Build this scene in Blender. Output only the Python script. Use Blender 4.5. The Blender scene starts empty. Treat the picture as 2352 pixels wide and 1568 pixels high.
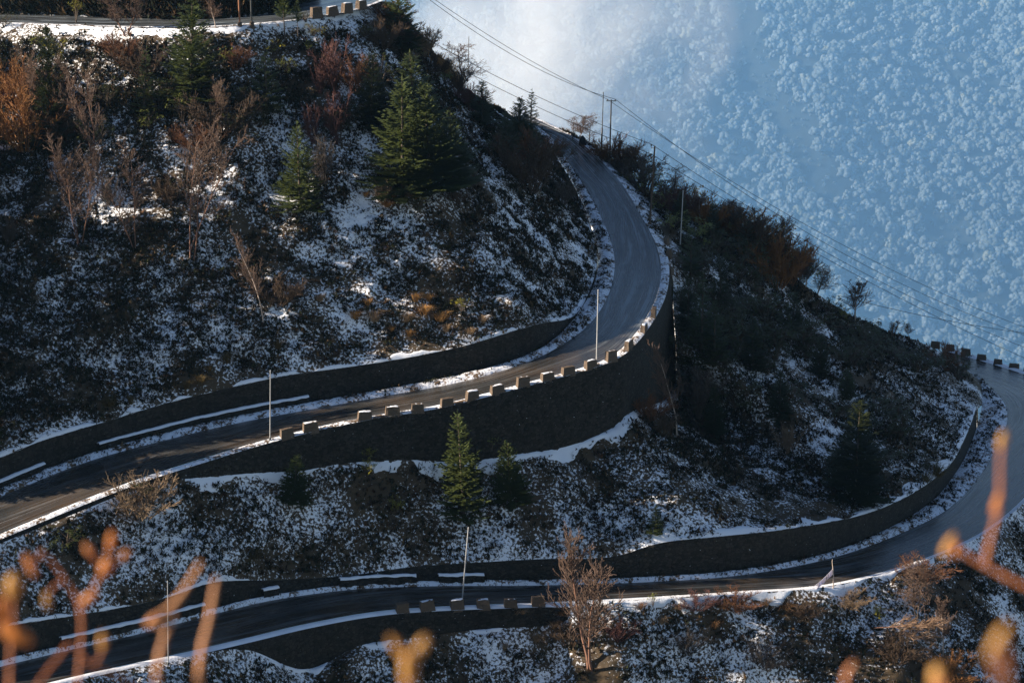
import bpy, math, random
import numpy as np
from mathutils import Vector, Matrix, Quaternion
from mathutils.bvhtree import BVHTree

random.seed(7); RNG = np.random.default_rng(7)
SC = bpy.context.scene
COL = SC.collection
R = math.radians

# ------------------------------------------------------------------ camera, sky, sun, exposure
PITCH = R(17.0); FPX = 1800.0; CAMZ = 100.0
CAM = np.array([0.0, 0.0, CAMZ])
cam_d = bpy.data.cameras.new('camera'); cam = bpy.data.objects.new('camera', cam_d); COL.objects.link(cam)
cam.location = CAM; cam.rotation_euler = (R(90) - PITCH, 0, 0)
cam_d.sensor_width = 36.0; cam_d.lens = 36.0 * FPX / 1024.0
cam_d.clip_start = 0.05; cam_d.clip_end = 60000
cam_d.dof.use_dof = True; cam_d.dof.focus_distance = 200.0; cam_d.dof.aperture_fstop = 3.8
SC.camera = cam

SUN_EL, SUN_AZ = R(20.5), R(99.0)          # azimuth measured from +Y (away from camera) towards -X (left)
SUN_DIR = Vector((-math.sin(SUN_AZ) * math.cos(SUN_EL), math.cos(SUN_AZ) * math.cos(SUN_EL), math.sin(SUN_EL)))
world = bpy.data.worlds.new('World'); SC.world = world; world.use_nodes = True
wn = world.node_tree.nodes; wl = world.node_tree.links; wn.clear()
sky = wn.new('ShaderNodeTexSky'); sky.sky_type = 'NISHITA'; sky.sun_disc = False
sky.sun_elevation = SUN_EL; sky.sun_rotation = (2 * math.pi - SUN_AZ); sky.altitude = 3000
bg = wn.new('ShaderNodeBackground'); bg.inputs['Strength'].default_value = 0.052
wo = wn.new('ShaderNodeOutputWorld'); wl.new(sky.outputs[0], bg.inputs[0]); wl.new(bg.outputs[0], wo.inputs[0])
sun_d = bpy.data.lights.new('sun', 'SUN'); sun_d.energy = 5.0; sun_d.angle = R(0.5); sun_d.color = (1.0, 0.86, 0.70)
sun = bpy.data.objects.new('sun', sun_d); COL.objects.link(sun)
sun.rotation_euler = SUN_DIR.to_track_quat('Z', 'Y').to_euler(); sun.location = (-200, 200, 300)
SC.view_settings.view_transform = 'Standard'; SC.view_settings.look = 'None'
SC.view_settings.exposure = 1.5; SC.view_settings.gamma = 1.0; SC.view_settings.use_curve_mapping = False
cy = SC.cycles
cy.max_bounces = 5; cy.diffuse_bounces = 2; cy.glossy_bounces = 2; cy.transmission_bounces = 2; cy.volume_bounces = 3
cy.transparent_max_bounces = 8; cy.use_denoising = True; cy.caustics_reflective = False; cy.caustics_refractive = False
cy.volume_step_rate = 1.0; cy.volume_max_steps = 64; cy.sample_clamp_indirect = 4.0

# ------------------------------------------------------------------ pixel helpers (photo coordinates on a 2352-wide grid)
K = 1024.0 / 2352.0
FW = np.array([0, math.cos(PITCH), -math.sin(PITCH)]); UP = np.array([0, math.sin(PITCH), math.cos(PITCH)]); RT = np.array([1.0, 0, 0])
def ray(x, y):
    return FW + ((x * K - 512) / FPX) * RT + ((341 - y * K) / FPX) * UP
def at_z(x, y, z):                      # z relative to the camera
    d = ray(x, y); return CAM + d * (z / d[2])
def at_y(x, y, Y):
    d = ray(x, y); return CAM + d * (Y / d[1])
def at_d(x, y, D):                      # slant distance
    d = ray(x, y); return CAM + d * (D / np.linalg.norm(d))
def to_px(P):
    P = np.asarray(P, float) - CAM
    t = P @ FW
    return (P @ RT / t * FPX + 512) / K, (341 - P @ UP / t * FPX) / K, t

# ------------------------------------------------------------------ numeric noise
def _h(i, j, k, s):
    n = (i * 374761393 + j * 668265263 + k * 2147483647 + s * 974634777) & 0xffffffff
    n = ((n ^ (n >> 13)) * 1274126177) & 0xffffffff
    return ((n ^ (n >> 16)) & 0xffff) / 65535.0
def vnoise(P, s=0):
    P = np.asarray(P, float); f = np.floor(P).astype(np.int64); t = P - f; t = t * t * (3 - 2 * t)
    out = 0
    for a in (0, 1):
        for b in (0, 1):
            for c in (0, 1):
                w = (t[..., 0] if a else 1 - t[..., 0]) * (t[..., 1] if b else 1 - t[..., 1]) * (t[..., 2] if c else 1 - t[..., 2])
                out = out + w * _h(f[..., 0] + a, f[..., 1] + b, f[..., 2] + c, s)
    return out * 2 - 1
def fbm(P, oct=4, s=0):
    P = np.asarray(P, float); v = 0; a = 1; tot = 0
    for o in range(oct):
        v = v + a * vnoise(P * 2 ** o, s + o); tot += a; a *= .5
    return v / tot
def catmull(C, n):
    C = np.asarray(C, float); m = len(C)
    d = np.r_[0, np.cumsum(np.linalg.norm(np.diff(C, axis=0), axis=1))]
    E = np.vstack([2 * C[0] - C[1], C, 2 * C[-1] - C[-2]])
    t = np.linspace(0, m - 1, n) if np.isscalar(n) else np.asarray(n)
    i = np.clip(t.astype(int), 0, m - 2); u = (t - i)[:, None]
    p0, p1, p2, p3 = E[i], E[i + 1], E[i + 2], E[i + 3]
    return .5 * (2 * p1 + (p2 - p0) * u + (2 * p0 - 5 * p1 + 4 * p2 - p3) * u ** 2 + (3 * p1 - p0 - 3 * p2 + p3) * u ** 3)

# ------------------------------------------------------------------ materials
MAT = {}
def nmat(name, build):
    m = bpy.data.materials.new(name); m.use_nodes = True
    nt = m.node_tree; nt.nodes.clear()
    out = nt.nodes.new('ShaderNodeOutputMaterial'); bs = nt.nodes.new('ShaderNodeBsdfPrincipled')
    nt.links.new(bs.outputs[0], out.inputs[0])
    bs.inputs['Specular IOR Level'].default_value = 0.25
    class B: pass
    b = B(); b.nt = nt; b.bs = bs; b.out = out
    def node(t, **kw):
        n = nt.nodes.new(t)
        for k, v in kw.items():
            if k in n.inputs: n.inputs[k].default_value = v
            else: setattr(n, k, v)
        return n
    def link(a, c): nt.links.new(a, c)
    def noise(scale, detail=4, vec=None, rough=.55):
        n = node('ShaderNodeTexNoise', Scale=scale, Detail=detail, Roughness=rough)
        if vec is not None: link(vec, n.inputs['Vector'])
        return n.outputs['Fac']
    def ramp(fac, stops):
        r = node('ShaderNodeValToRGB'); e = r.color_ramp.elements
        while len(e) < len(stops): e.new(.5)
        for k, (p, c) in enumerate(stops):
            e[k].position = p; e[k].color = (c[0], c[1], c[2], 1) if not np.isscalar(c) else (c, c, c, 1)
        link(fac, r.inputs[0]); return r.outputs[0]
    def mix(fac, a, c, mode='MIX'):
        n = node('ShaderNodeMix', data_type='RGBA', blend_type=mode)
        for s, v in ((0, fac), (6, a), (7, c)):
            if hasattr(v, 'is_linked') or hasattr(v, 'links'): link(v, n.inputs[s])
            else: n.inputs[s].default_value = v if s == 0 else (v[0], v[1], v[2], 1)
        return n.outputs[2]
    def bump(h, strength=.5, dist=.1):
        n = node('ShaderNodeBump', Strength=strength, Distance=dist); link(h, n.inputs['Height']); link(n.outputs[0], bs.inputs['Normal'])
    def math_(op, a, c):
        n = node('ShaderNodeMath', operation=op)
        for s, v in ((0, a), (1, c)):
            if np.isscalar(v): n.inputs[s].default_value = v
            else: link(v, n.inputs[s])
        return n.outputs[0]
    b.node, b.link, b.noise, b.ramp, b.mix, b.bump, b.math = node, link, noise, ramp, mix, bump, math_
    b.pos = lambda: node('ShaderNodeNewGeometry').outputs['Position']
    b.uv = lambda: node('ShaderNodeUVMap').outputs[0]
    build(b); MAT[name] = m; return m
SNOW = (.78, .80, .84)
def m_ground(b):
    p = b.pos()
    big = b.noise(.16, 3, p); fine = b.noise(3.6, 5, p, .65)
    f = b.math('ADD', b.math('MULTIPLY', big, .55), b.math('MULTIPLY', fine, .75))
    k = b.ramp(f, [(.585, 0), (.645, 1)])
    dk = b.mix(b.noise(.9, 3, p), (.030, .026, .018), (.085, .055, .028))
    b.link(b.mix(k, SNOW, dk), b.bs.inputs['Base Color']); b.bs.inputs['Roughness'].default_value = .8
    b.bump(b.noise(3.0, 4, p), .5, .12)
def m_snow(b):
    p = b.pos()
    f = b.math('ADD', b.math('MULTIPLY', b.noise(3.5, 5, p, .7), .6), b.math('MULTIPLY', b.noise(.7, 4, p), .45))
    k = b.ramp(f, [(.53, 0), (.58, 1)])
    b.link(b.mix(k, SNOW, (.12, .075, .04)), b.bs.inputs['Base Color']); b.bs.inputs['Roughness'].default_value = .75
    b.bump(b.noise(4.0, 4, p), .6, .12)
def m_snowcap(b):
    b.bs.inputs['Base Color'].default_value = (*SNOW, 1); b.bs.inputs['Roughness'].default_value = .7
    b.bump(b.noise(6.0, 4, b.pos()), .5, .06)
def road_mat(frost, brown, u0=None, u1=None):
    def f(b):
        mp = b.node('ShaderNodeMapping'); mp.inputs['Scale'].default_value = (.035, 1.1, 1); b.link(b.uv(), mp.inputs[0])
        st = b.noise(1.6, 6, mp.outputs[0], .62)
        mp2 = b.node('ShaderNodeMapping'); mp2.inputs['Scale'].default_value = (.012, 3.2, 1); b.link(b.uv(), mp2.inputs[0])
        ln = b.noise(2.0, 3, mp2.outputs[0])
        p = b.pos(); blot = b.noise(.22, 4, p); gr = b.noise(14, 3, p)
        base = b.mix(gr, (.018, .018, .018), (.040, .037, .033))
        base = b.mix(b.ramp(blot, [(.4, 0), (.7, 1)]), base, brown)
        fr = b.math('MULTIPLY', b.ramp(st, [(.50 - frost * .1, 0), (.76 - frost * .10, 1)]), .25 + .6 * frost)
        fr = b.math('MULTIPLY', fr, b.ramp(blot, [(.34, .45), (.56, 1)]))
        sv = b.node('ShaderNodeSeparateXYZ'); b.link(b.uv(), sv.inputs[0])
        wv = b.math('SINE', b.math('ADD', b.math('MULTIPLY', sv.outputs[1], 2.3), b.math('MULTIPLY', b.noise(.11, 3, p), 12.0)), 0.0)
        trk = b.ramp(b.math('ADD', b.math('MULTIPLY', wv, .5), .5), [(.15, .35), (.85, 1)])
        base = b.mix(b.math('MULTIPLY', b.math('SUBTRACT', 1.0, trk), .45), base, (.012, .012, .012))
        fr = b.math('MULTIPLY', fr, trk)
        if u0 is not None:
            sx = b.node('ShaderNodeSeparateXYZ'); b.link(b.uv(), sx.inputs[0])
            mr = b.node('ShaderNodeMapRange'); b.link(sx.outputs[0], mr.inputs[0]); mr.inputs[1].default_value = u0; mr.inputs[2].default_value = u1; mr.inputs[3].default_value = .22
            fr = b.math('MULTIPLY', fr, mr.outputs[0])
        base = b.mix(fr, base, (.30, .35, .38))
        lines = b.math('MULTIPLY', b.ramp(ln, [(.64, 0), (.70, 1)]), b.ramp(blot, [(.38, 0), (.6, 1)]))
        base = b.mix(b.math('MULTIPLY', lines, .55), base, (.62, .65, .68))
        b.link(base, b.bs.inputs['Base Color'])
        b.link(b.ramp(st, [(.3, .12), (.7, .42)]), b.bs.inputs['Roughness'])
        b.bs.inputs['Specular IOR Level'].default_value = .5
        b.bump(b.math('ADD', st, b.math('MULTIPLY', gr, .3)), .3, .03)
    return f
def m_wall(b):
    p = b.pos()
    mp = b.node('ShaderNodeMapping'); mp.inputs['Scale'].default_value = (1, 1, 1.5); b.link(p, mp.inputs[0])
    v = b.node('ShaderNodeTexVoronoi', Scale=2.6, feature='DISTANCE_TO_EDGE'); b.link(mp.outputs[0], v.inputs['Vector'])
    v2 = b.node('ShaderNodeTexVoronoi', Scale=2.6); b.link(mp.outputs[0], v2.inputs['Vector'])
    j = b.ramp(v.outputs[0], [(.02, 0), (.09, 1)])
    c = b.mix(b.node('ShaderNodeSeparateColor').outputs[0], (0, 0, 0), (0, 0, 0))
    st = b.mix(v2.outputs['Color'], (.007, .006, .005), (.058, .048, .038))
    st = b.mix(b.math('MULTIPLY', b.noise(.5, 4, p), .6), st, (.012, .014, .008))
    col = b.mix(j, (.007, .006, .005), st)
    b.link(b.mix(b.ramp(b.noise(3.0, 4, mp.outputs[0], .6), [(.715, 0), (.735, 1)]), col, SNOW), b.bs.inputs['Base Color'])
    b.bs.inputs['Roughness'].default_value = .85
    b.bump(b.math('ADD', j, b.math('MULTIPLY', b.noise(9, 3, p), .5)), .8, .08)
def m_stone(b):
    p = b.node('ShaderNodeTexCoord').outputs['Object']
    v = b.node('ShaderNodeTexVoronoi', Scale=4.5, feature='DISTANCE_TO_EDGE'); b.link(p, v.inputs['Vector'])
    j = b.ramp(v.outputs[0], [(.02, 0), (.1, 1)])
    st = b.mix(b.noise(3, 3, p), (.060, .042, .028), (.17, .12, .082))
    b.link(b.mix(j, (.09, .07, .055), st), b.bs.inputs['Base Color']); b.bs.inputs['Roughness'].default_value = .85
    b.bump(b.math('ADD', j, b.noise(12, 3, p)), .6, .05)
def tint(lo, hi, rough=.7, scale=1.5, trans=0.0):
    def f(b):
        oi = b.node('ShaderNodeObjectInfo')
        c = b.mix(b.noise(scale, 3, b.pos()), lo, hi)
        c = b.mix(1.0, c, oi.outputs['Color'], 'MULTIPLY')
        b.link(c, b.bs.inputs['Base Color']); b.bs.inputs['Roughness'].default_value = rough
        if trans:
            tr = b.node('ShaderNodeBsdfTranslucent'); b.link(c, tr.inputs[0])
            ms = b.node('ShaderNodeMixShader', Fac=trans); b.link(b.bs.outputs[0], ms.inputs[1]); b.link(tr.outputs[0], ms.inputs[2])
            b.link(ms.outputs[0], b.out.inputs[0])
    return f
def m_cover(b):
    a = b.node('ShaderNodeAttribute', attribute_name='col')
    b.link(a.outputs['Color'], b.bs.inputs['Base Color']); b.bs.inputs['Roughness'].default_value = .9
    b.bs.inputs['Specular IOR Level'].default_value = .1
def m_frost(b):
    a = b.node('ShaderNodeAttribute', attribute_name='col'); p = b.pos()
    c = b.mix(b.noise(.035, 4, p, .7), a.outputs['Color'], (.10, .13, .12))
    b.link(c, b.bs.inputs['Base Color']); b.bs.inputs['Roughness'].default_value = 1; b.bs.inputs['Specular IOR Level'].default_value = 0
    b.bump(b.noise(.05, 5, p, .75), 1.0, 20.0)
def m_forestfloor(b):
    b.link(b.mix(b.noise(.03, 4, b.pos()), (.020, .028, .022), (.05, .06, .05)), b.bs.inputs['Base Color']); b.bs.inputs['Roughness'].default_value = 1
def m_bark(lo, hi):
    def f(b):
        p = b.node('ShaderNodeTexCoord').outputs['Object']
        b.link(b.mix(b.noise(5, 4, p), lo, hi), b.bs.inputs['Base Color']); b.bs.inputs['Roughness'].default_value = .8
        b.bump(b.noise(30, 3, p), .4, .02)
    return f
def m_metal(c, rough=.5):
    def f(b):
        b.link(b.mix(b.noise(3, 4, b.pos()), c, tuple(x * .65 for x in c)), b.bs.inputs['Base Color'])
        b.bs.inputs['Roughness'].default_value = rough; b.bs.inputs['Metallic'].default_value = .3
    return f
nmat('ground', m_ground); nmat('snow_verge', m_snow); nmat('snow_cap', m_snowcap)
nmat('road_dry', road_mat(.3, (.065, .043, .026))); nmat('road_icy', road_mat(1.0, (.03, .03, .03)))
nmat('wall', m_wall); nmat('guard', m_stone)
nmat('needles', tint((.032, .050, .015), (.090, .108, .030), .55, 1.8, .25))
nmat('leaf', tint((.050, .062, .018), (.13, .13, .045), .42, 4.0, .15))
nmat('twig', tint((.55, .55, .55), (1.0, 1.0, 1.0), .75, 2.0))
nmat('grass', tint((.55, .5, .45), (1.0, 1.0, 1.0), .8, 2.0, .4))
nmat('cover', m_cover); nmat('frosted_crowns', m_frost); nmat('forest_floor', m_forestfloor)
nmat('bark_dark', m_bark((.045, .034, .026), (.10, .075, .055))); nmat('bark_red', m_bark((.09, .040, .028), (.25, .14, .095)))
nmat('bark_pale', m_bark((.25, .19, .15), (.50, .42, .36)))
nmat('metal_grey', m_metal((.42, .42, .42))); nmat('metal_dark', m_metal((.06, .06, .06))); nmat('wood_pole', m_bark((.05, .035, .025), (.12, .085, .06)))
nmat('rust', m_metal((.28, .13, .07), .7)); nmat('wire', m_metal((.03, .03, .035), .6))
nmat('cloth_dark', tint((.012, .012, .014), (.02, .02, .022), .9)); nmat('skin', tint((.35, .2, .14), (.4, .24, .17), .6))
nmat('flag_cloth', tint((.65, .62, .72), (.80, .78, .85), .8, 2.0, .3))
nmat('near_bark', tint((.24, .115, .05), (.44, .26, .13), .6, 14.0)); nmat('near_bud', tint((.40, .16, .05), (.58, .30, .10), .5, 30.0, .35))

# ------------------------------------------------------------------ mesh helpers
def mesh_from(name, V, F, mat, uv=None, smooth=False, cols=None):
    V = np.ascontiguousarray(V, np.float32); F = np.ascontiguousarray(F, np.int32)
    me = bpy.data.meshes.new(name); n = F.shape[1]
    me.vertices.add(len(V)); me.vertices.foreach_set('co', V.ravel())
    me.loops.add(F.size); me.loops.foreach_set('vertex_index', F.ravel())
    me.polygons.add(len(F)); me.polygons.foreach_set('loop_start', np.arange(0, F.size, n, dtype=np.int32))
    me.polygons.foreach_set('loop_total', np.full(len(F), n, np.int32))
    if uv is not None:
        l = me.uv_layers.new(name='UVMap'); l.data.foreach_set('uv', np.ascontiguousarray(uv[F.ravel()], np.float32).ravel())
    if cols is not None:
        a = me.color_attributes.new('col', 'FLOAT_COLOR', 'POINT')
        a.data.foreach_set('color', np.ascontiguousarray(np.c_[cols, np.ones(len(cols))], np.float32).ravel())
    if smooth: me.polygons.foreach_set('use_smooth', np.ones(len(F), bool))
    me.update(); me.validate()
    if mat: me.materials.append(MAT[mat])
    return me
def obj(name, me, parent=None, label=None, cat=None, group=None, kind=None):
    o = bpy.data.objects.new(name, me); COL.objects.link(o)
    if parent: o.parent = parent
    tag(o, label, cat, group, kind); return o
def tag(o, label=None, cat=None, group=None, kind=None):
    for k, v in (('label', label), ('category', cat), ('group', group), ('kind', kind)):
        if v: o[k] = v
def grid_faces(nu, nv):
    i, j = np.meshgrid(np.arange(nu - 1), np.arange(nv - 1), indexing='ij')
    a = (i * nv + j).ravel(); return np.c_[a, a + 1, a + nv + 1, a + nv]
def copy_tree(o, parent=None):
    c = o.copy(); COL.objects.link(c); c.parent = parent
    for ch in o.children: copy_tree(ch, c)
    return c

class SEG:                                  # collects tapered three-sided twigs
    def __init__(s): s.a, s.b, s.r0, s.r1 = [], [], [], []
    def add(s, a, b, r0, r1): s.a.append(a); s.b.append(b); s.r0.append(r0); s.r1.append(r1)
    def mesh(s, name, mat, sides=3):
        a, b = np.array(s.a, float), np.array(s.b, float); r0, r1 = np.array(s.r0), np.array(s.r1)
        V, F = tubes(a, b, r0, r1, sides); return mesh_from(name, V, F, mat, smooth=sides > 3)
def tubes(a, b, r0, r1, sides=3):
    d = b - a; d /= np.linalg.norm(d, axis=1)[:, None] + 1e-9
    h = np.where(np.abs(d[:, 2:3]) < .9, np.array([[0, 0, 1.0]]), np.array([[1.0, 0, 0]]))
    u = np.cross(d, h); u /= np.linalg.norm(u, axis=1)[:, None]; w = np.cross(d, u)
    n = len(a); V = np.zeros((n, 2 * sides, 3))
    for k in range(sides):
        t = 2 * math.pi * k / sides; o = math.cos(t) * u + math.sin(t) * w
        V[:, k] = a + o * r0[:, None]; V[:, sides + k] = b + o * r1[:, None]
    f = np.array([[k, (k + 1) % sides, sides + (k + 1) % sides, sides + k] for k in range(sides)])
    F = (f[None] + (np.arange(n) * 2 * sides)[:, None, None]).reshape(-1, 4)
    return V.reshape(-1, 3), F

# ------------------------------------------------------------------ road stations (inner = uphill edge, outer = valley edge, foot = foot of the bank)
UI = [(-420, 1300), (-120, 1188), (0, 1140), (200, 1060), (400, 1005), (560, 968), (700, 942), (900, 906), (1060, 876), (1200, 835), (1290, 792), (1360, 737), (1400, 670), (1412, 600), (1395, 530), (1350, 440), (1310, 380), (1265, 315), (1228, 290), (1180, 268)]
UO = [(-420, 1400), (-120, 1275), (0, 1225), (150, 1163), (300, 1105), (430, 1063), (620, 1006), (820, 960), (1000, 930), (1180, 885), (1370, 832), (1442, 785), (1500, 700), (1518, 630), (1508, 565), (1468, 487), (1420, 412), (1345, 337), (1285, 299), (1205, 262)]
UF = [(-420, 1278), (-120, 1168), (0, 1120), (200, 1042), (400, 987), (560, 951), (700, 925), (900, 889), (1060, 858), (1200, 818), (1275, 775), (1330, 715), (1365, 650), (1374, 580), (1350, 500), (1322, 430), (1288, 372), (1252, 318), (1222, 291), (1170, 266)]
UZ = [-65.0, -63.2, -62.4, -61.7, -61.1, -60.6, -60.2, -59.5, -58.8, -58.0, -57.3, -56.6, -55.8, -55.0, -54.0, -52.6, -51.2, -49.6, -48.6, -47.6]
LI = [(-300, 1615), (-100, 1556), (0, 1530), (150, 1494), (330, 1452), (500, 1407), (640, 1375), (820, 1352), (1000, 1345), (1250, 1343), (1500, 1335), (1700, 1320), (1900, 1283), (2060, 1228), (2180, 1166), (2250, 1092), (2292, 1020), (2314, 962), (2300, 915), (2243, 868), (2150, 818)]
LO = [(-300, 1690), (-100, 1622), (0, 1594), (200, 1545), (400, 1502), (560, 1465), (700, 1432), (850, 1405), (1000, 1392), (1250, 1382), (1500, 1369), (1700, 1356), (1900, 1340), (2090, 1292), (2260, 1217), (2372, 1122), (2440, 1032), (2475, 962), (2430, 895), (2335, 853), (2175, 806)]
LF = [(-300, 1600), (-100, 1541), (0, 1515), (150, 1479), (330, 1437), (500, 1393), (640, 1362), (820, 1340), (1000, 1333), (1250, 1331), (1500, 1323), (1700, 1307), (1900, 1268), (2040, 1212), (2140, 1150), (2195, 1085), (2225, 1030), (2248, 965), (2257, 905), (2238, 860), (2150, 812)]
LZ = [-69.2, -69.8, -70.2, -70.8, -71.6, -72.4, -73.0, -73.8, -74.5, -75.4, -76.2, -77.0, -77.8, -78.6, -79.3, -80.0, -80.6, -81.1, -81.5, -82.0, -82.3]
TI = [(-500, 22), (-60, 30), (150, 36), (300, 42), (480, 44), (640, 28), (690, 8), (760, -30), (800, -80)]
TO = [(-500, 46), (-60, 50), (150, 56), (300, 60), (480, 60), (640, 48), (720, 38), (830, 16), (950, -34)]
TZ = [-26.6, -26.4, -26.2, -26.0, -25.7, -25.4, -25.2, -24.8, -24.2]
def P3(pts, zs, dz=0): return np.array([at_z(x, y, z + dz) for (x, y), z in zip(pts, zs)])
NR = 420
def dense(pts, zs, dz=0, n=NR): return catmull(P3(pts, zs, dz), n)
ui, uo, uf = dense(UI, UZ), dense(UO, UZ), dense(UF, UZ, .25)
li, lo, lf = dense(LI, LZ), dense(LO, LZ), dense(LF, LZ, .25)
ti, to = dense(TI, TZ), dense(TO, TZ)

BVH_V, BVH_F, BVH_ZONE, VOFF = [], [], [], [0]
def loft(name, A, B, nv, mat, amp=0.0, heap=0.0, lift=0.0, zone=None, seed=0, sag=0.0, label=None, cat=None, kind='structure', edge=.08, fine=0.0, normal=None, uvscale=1.0):
    nu = len(A); v = np.linspace(0, 1, nv)
    P = A[:, None] * (1 - v)[None, :, None] + B[:, None] * v[None, :, None]
    P[..., 2] += lift + heap * np.sin(np.pi * v)[None] - sag * np.sin(np.pi * v)[None]
    if amp or fine:
        tp = np.clip(np.minimum(v, 1 - v) / edge, 0, 1)[None] * (1 if normal is not None else np.clip(np.linalg.norm(B - A, axis=1) / 14, 0, 1)[:, None] if amp else 1)
        n = fbm(P / 5.0, 4, seed) * amp + fbm(P / .8, 3, seed + 9) * fine
        if normal is None: P[..., 2] += n * tp; P[..., 1] -= .6 * n * tp
        else: P += (n * (.25 + .75 * tp))[..., None] * np.asarray(normal)
    ul = np.r_[0, np.cumsum(np.linalg.norm(np.diff((A + B) / 2, axis=0), axis=1))]
    wl_ = np.linalg.norm(B - A, axis=1)
    uv = np.stack([np.repeat(ul[:, None], nv, 1), wl_[:, None] * v[None] * uvscale], -1).reshape(-1, 2)
    V = P.reshape(-1, 3); F = grid_faces(nu, nv)
    me = mesh_from(name, V, F, mat, uv=uv, smooth=True)
    o = obj(name, me, label=label, cat=cat, kind=kind)
    if zone:
        BVH_V.append(V); BVH_F.append(F + VOFF[0]); BVH_ZONE.extend([zone] * len(F)); VOFF[0] += len(V)
    return o, P

_mid = (uo + ui) / 2; _ul = np.r_[0, np.cumsum(np.linalg.norm(np.diff(_mid, axis=0), axis=1))]
_k = int(np.argmin(np.abs(to_px(_mid)[0] - 1330) + np.abs(to_px(_mid)[1] - 810)))
nmat('road_upper', road_mat(.9, (.062, .041, .025), float(_ul[_k]), float(_ul[_k]) + 12))
loft('road', uo, ui, 9, 'road_upper', lift=.02, zone='road')[0]
loft('road', lo, li, 9, 'road_dry', lift=.02, zone='road')
loft('road', to, ti, 9, 'road_icy', lift=.02, zone='road')

_, GV1 = loft('snow_verge', ui, uf, 9, 'snow_verge', heap=.30, fine=.18, zone='verge', seed=3, edge=.2)
_, GV2 = loft('snow_verge', li, lf, 9, 'snow_verge', heap=.25, fine=.18, zone='verge', seed=4, edge=.2)

def col_interp(C, xs, mono=True):            # 3-D curve sampled at photo columns (for curves running left to right)
    x, _, _ = to_px(C); m = int(np.argmax(x)) + 1
    x, c = x[:m], C[:m]; k = np.maximum.accumulate(x)
    return np.stack([np.interp(xs, k, c[:, q]) for q in range(3)], -1)

# valley-side lip of the upper road
def offset(C, d):
    t = np.gradient(C, axis=0); t[:, 2] = 0; t /= np.linalg.norm(t, axis=1)[:, None]
    return C + np.c_[t[:, 1], -t[:, 0], np.zeros(len(C))] * d
uo2 = offset(uo, 1.0); lo2 = offset(lo, np.interp(to_px(lo)[0], [1240, 1400, 2000, 2250], [1.0, 2.0, 2.6, 1.5])[:, None])

# ------------------------------------------------------------------ hillside control pairs
S2A = [(-420, 1425), (-120, 1300), (0, 1247), (150, 1187), (300, 1127), (400, 1102), (560, 1087), (700, 1078), (800, 1062), (950, 1055), (1060, 1060), (1200, 1040), (1300, 1025), (1400, 985), (1450, 945), (1530, 915), (1552, 868), (1553, 800), (1549, 740), (1546, 690), (1547, 640), (1542, 590), (1530, 550), (1500, 490), (1460, 435), (1420, 392), (1368, 341), (1300, 302)]
S2B = [(-420, 1555), (-120, 1478), (0, 1440), (150, 1415), (300, 1390), (400, 1365), (500, 1335), (650, 1330), (800, 1320), (950, 1300), (1100, 1290), (1250, 1282), (1400, 1278), (1520, 1245), (1660, 1230), (1820, 1212), (2000, 1175), (2130, 1110), (2205, 1030), (2243, 885), (2140, 797), (2000, 747), (1860, 662), (1740, 562), (1600, 502), (1500, 457), (1385, 346), (1302, 303)]
RIDGE_D = {19: 262, 20: 270, 21: 258, 22: 249, 23: 248, 24: 250, 25: 254, 26: 264, 27: 270}
A2, B2 = [], []
for i, (x, y) in enumerate(S2A):
    if i <= 16:
        Y = col_interp(uo2, np.array([x]))[0][1]; A2.append(at_y(x, y, Y - .5))
    elif i <= 20:
        _j = int(np.argmin(np.abs(to_px(uo2)[1] - {17: 668, 18: 642, 19: 615, 20: 594}[i]) + 1e3 * (to_px(uo2)[0] < 1450))); A2.append(at_y(x, y, uo2[_j][1] - .3))
    else:
        zi = float(np.interp(i, [17, 18, 19, 20, 21, 22, 23, 24, 25, 26, 27], [-57.6, -56.8, -56.2, -55.6, -55.0, -54.4, -53.4, -52.4, -51.4, -49.9, -48.9])) - .25
        A2.append(at_z(x, y, zi))
for i, (x, y) in enumerate(S2B):
    if i <= 18:
        Y = col_interp(lf, np.array([x]))[0][1]
        if i >= 16: Y = {16: 183.5, 17: 197.0, 18: 216.0}[i] if False else Y
        B2.append(at_y(x, y, Y + .6))
    else:
        B2.append(at_d(x, y, RIDGE_D[i]))
A2, B2 = np.array(A2), np.array(B2)
tt = np.linspace(0, len(A2) - 1, 460)
a2, b2 = catmull(A2, tt), catmull(B2, tt)
S1A = [(-500, 50), (-100, 53), (0, 53), (100, 56), (250, 62), (400, 64), (520, 61), (600, 54), (660, 48), (720, 42), (780, 30), (830, 18), (890, 4), (935, 42), (972, 112), (1012, 162), (1062, 197), (1112, 230), (1165, 262), (1200, 275)]
S1B = [(-420, 1205), (-120, 1092), (0, 1050), (100, 1010), (250, 965), (400, 920), (640, 865), (800, 842), (950, 818), (1080, 790), (1170, 762), (1240, 742), (1320, 723), (1361, 648), (1371, 580), (1348, 500), (1320, 430), (1286, 372), (1250, 318), (1221, 291)]
A1, B1 = [], []
for i, (x, y) in enumerate(S1A):
    if i <= 11: A1.append(at_z(x, y, float(np.interp(x, [-500, 830], [-26.8, -25.2]))))
    else: A1.append(at_d(x, y, {12: 232, 13: 236, 14: 240, 15: 246, 16: 253, 17: 261, 18: 270, 19: 274}[i]))
for i, (x, y) in enumerate(S1B):
    if i <= 12:
        Y = col_interp(uf, np.array([x]))[0][1]; B1.append(at_y(x, y, Y + .5))
    else:
        B1.append(at_z(x, y, float(np.interp(i, [13, 14, 15, 16, 17, 18, 19], [-55.8, -55.0, -54.0, -52.6, -51.2, -49.6, -48.6])) + .4))
A1, B1 = np.array(A1), np.array(B1)
tt1 = np.linspace(0, len(A1) - 1, 460)
a1, b1 = catmull(A1, tt1), catmull(B1, tt1)
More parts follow.
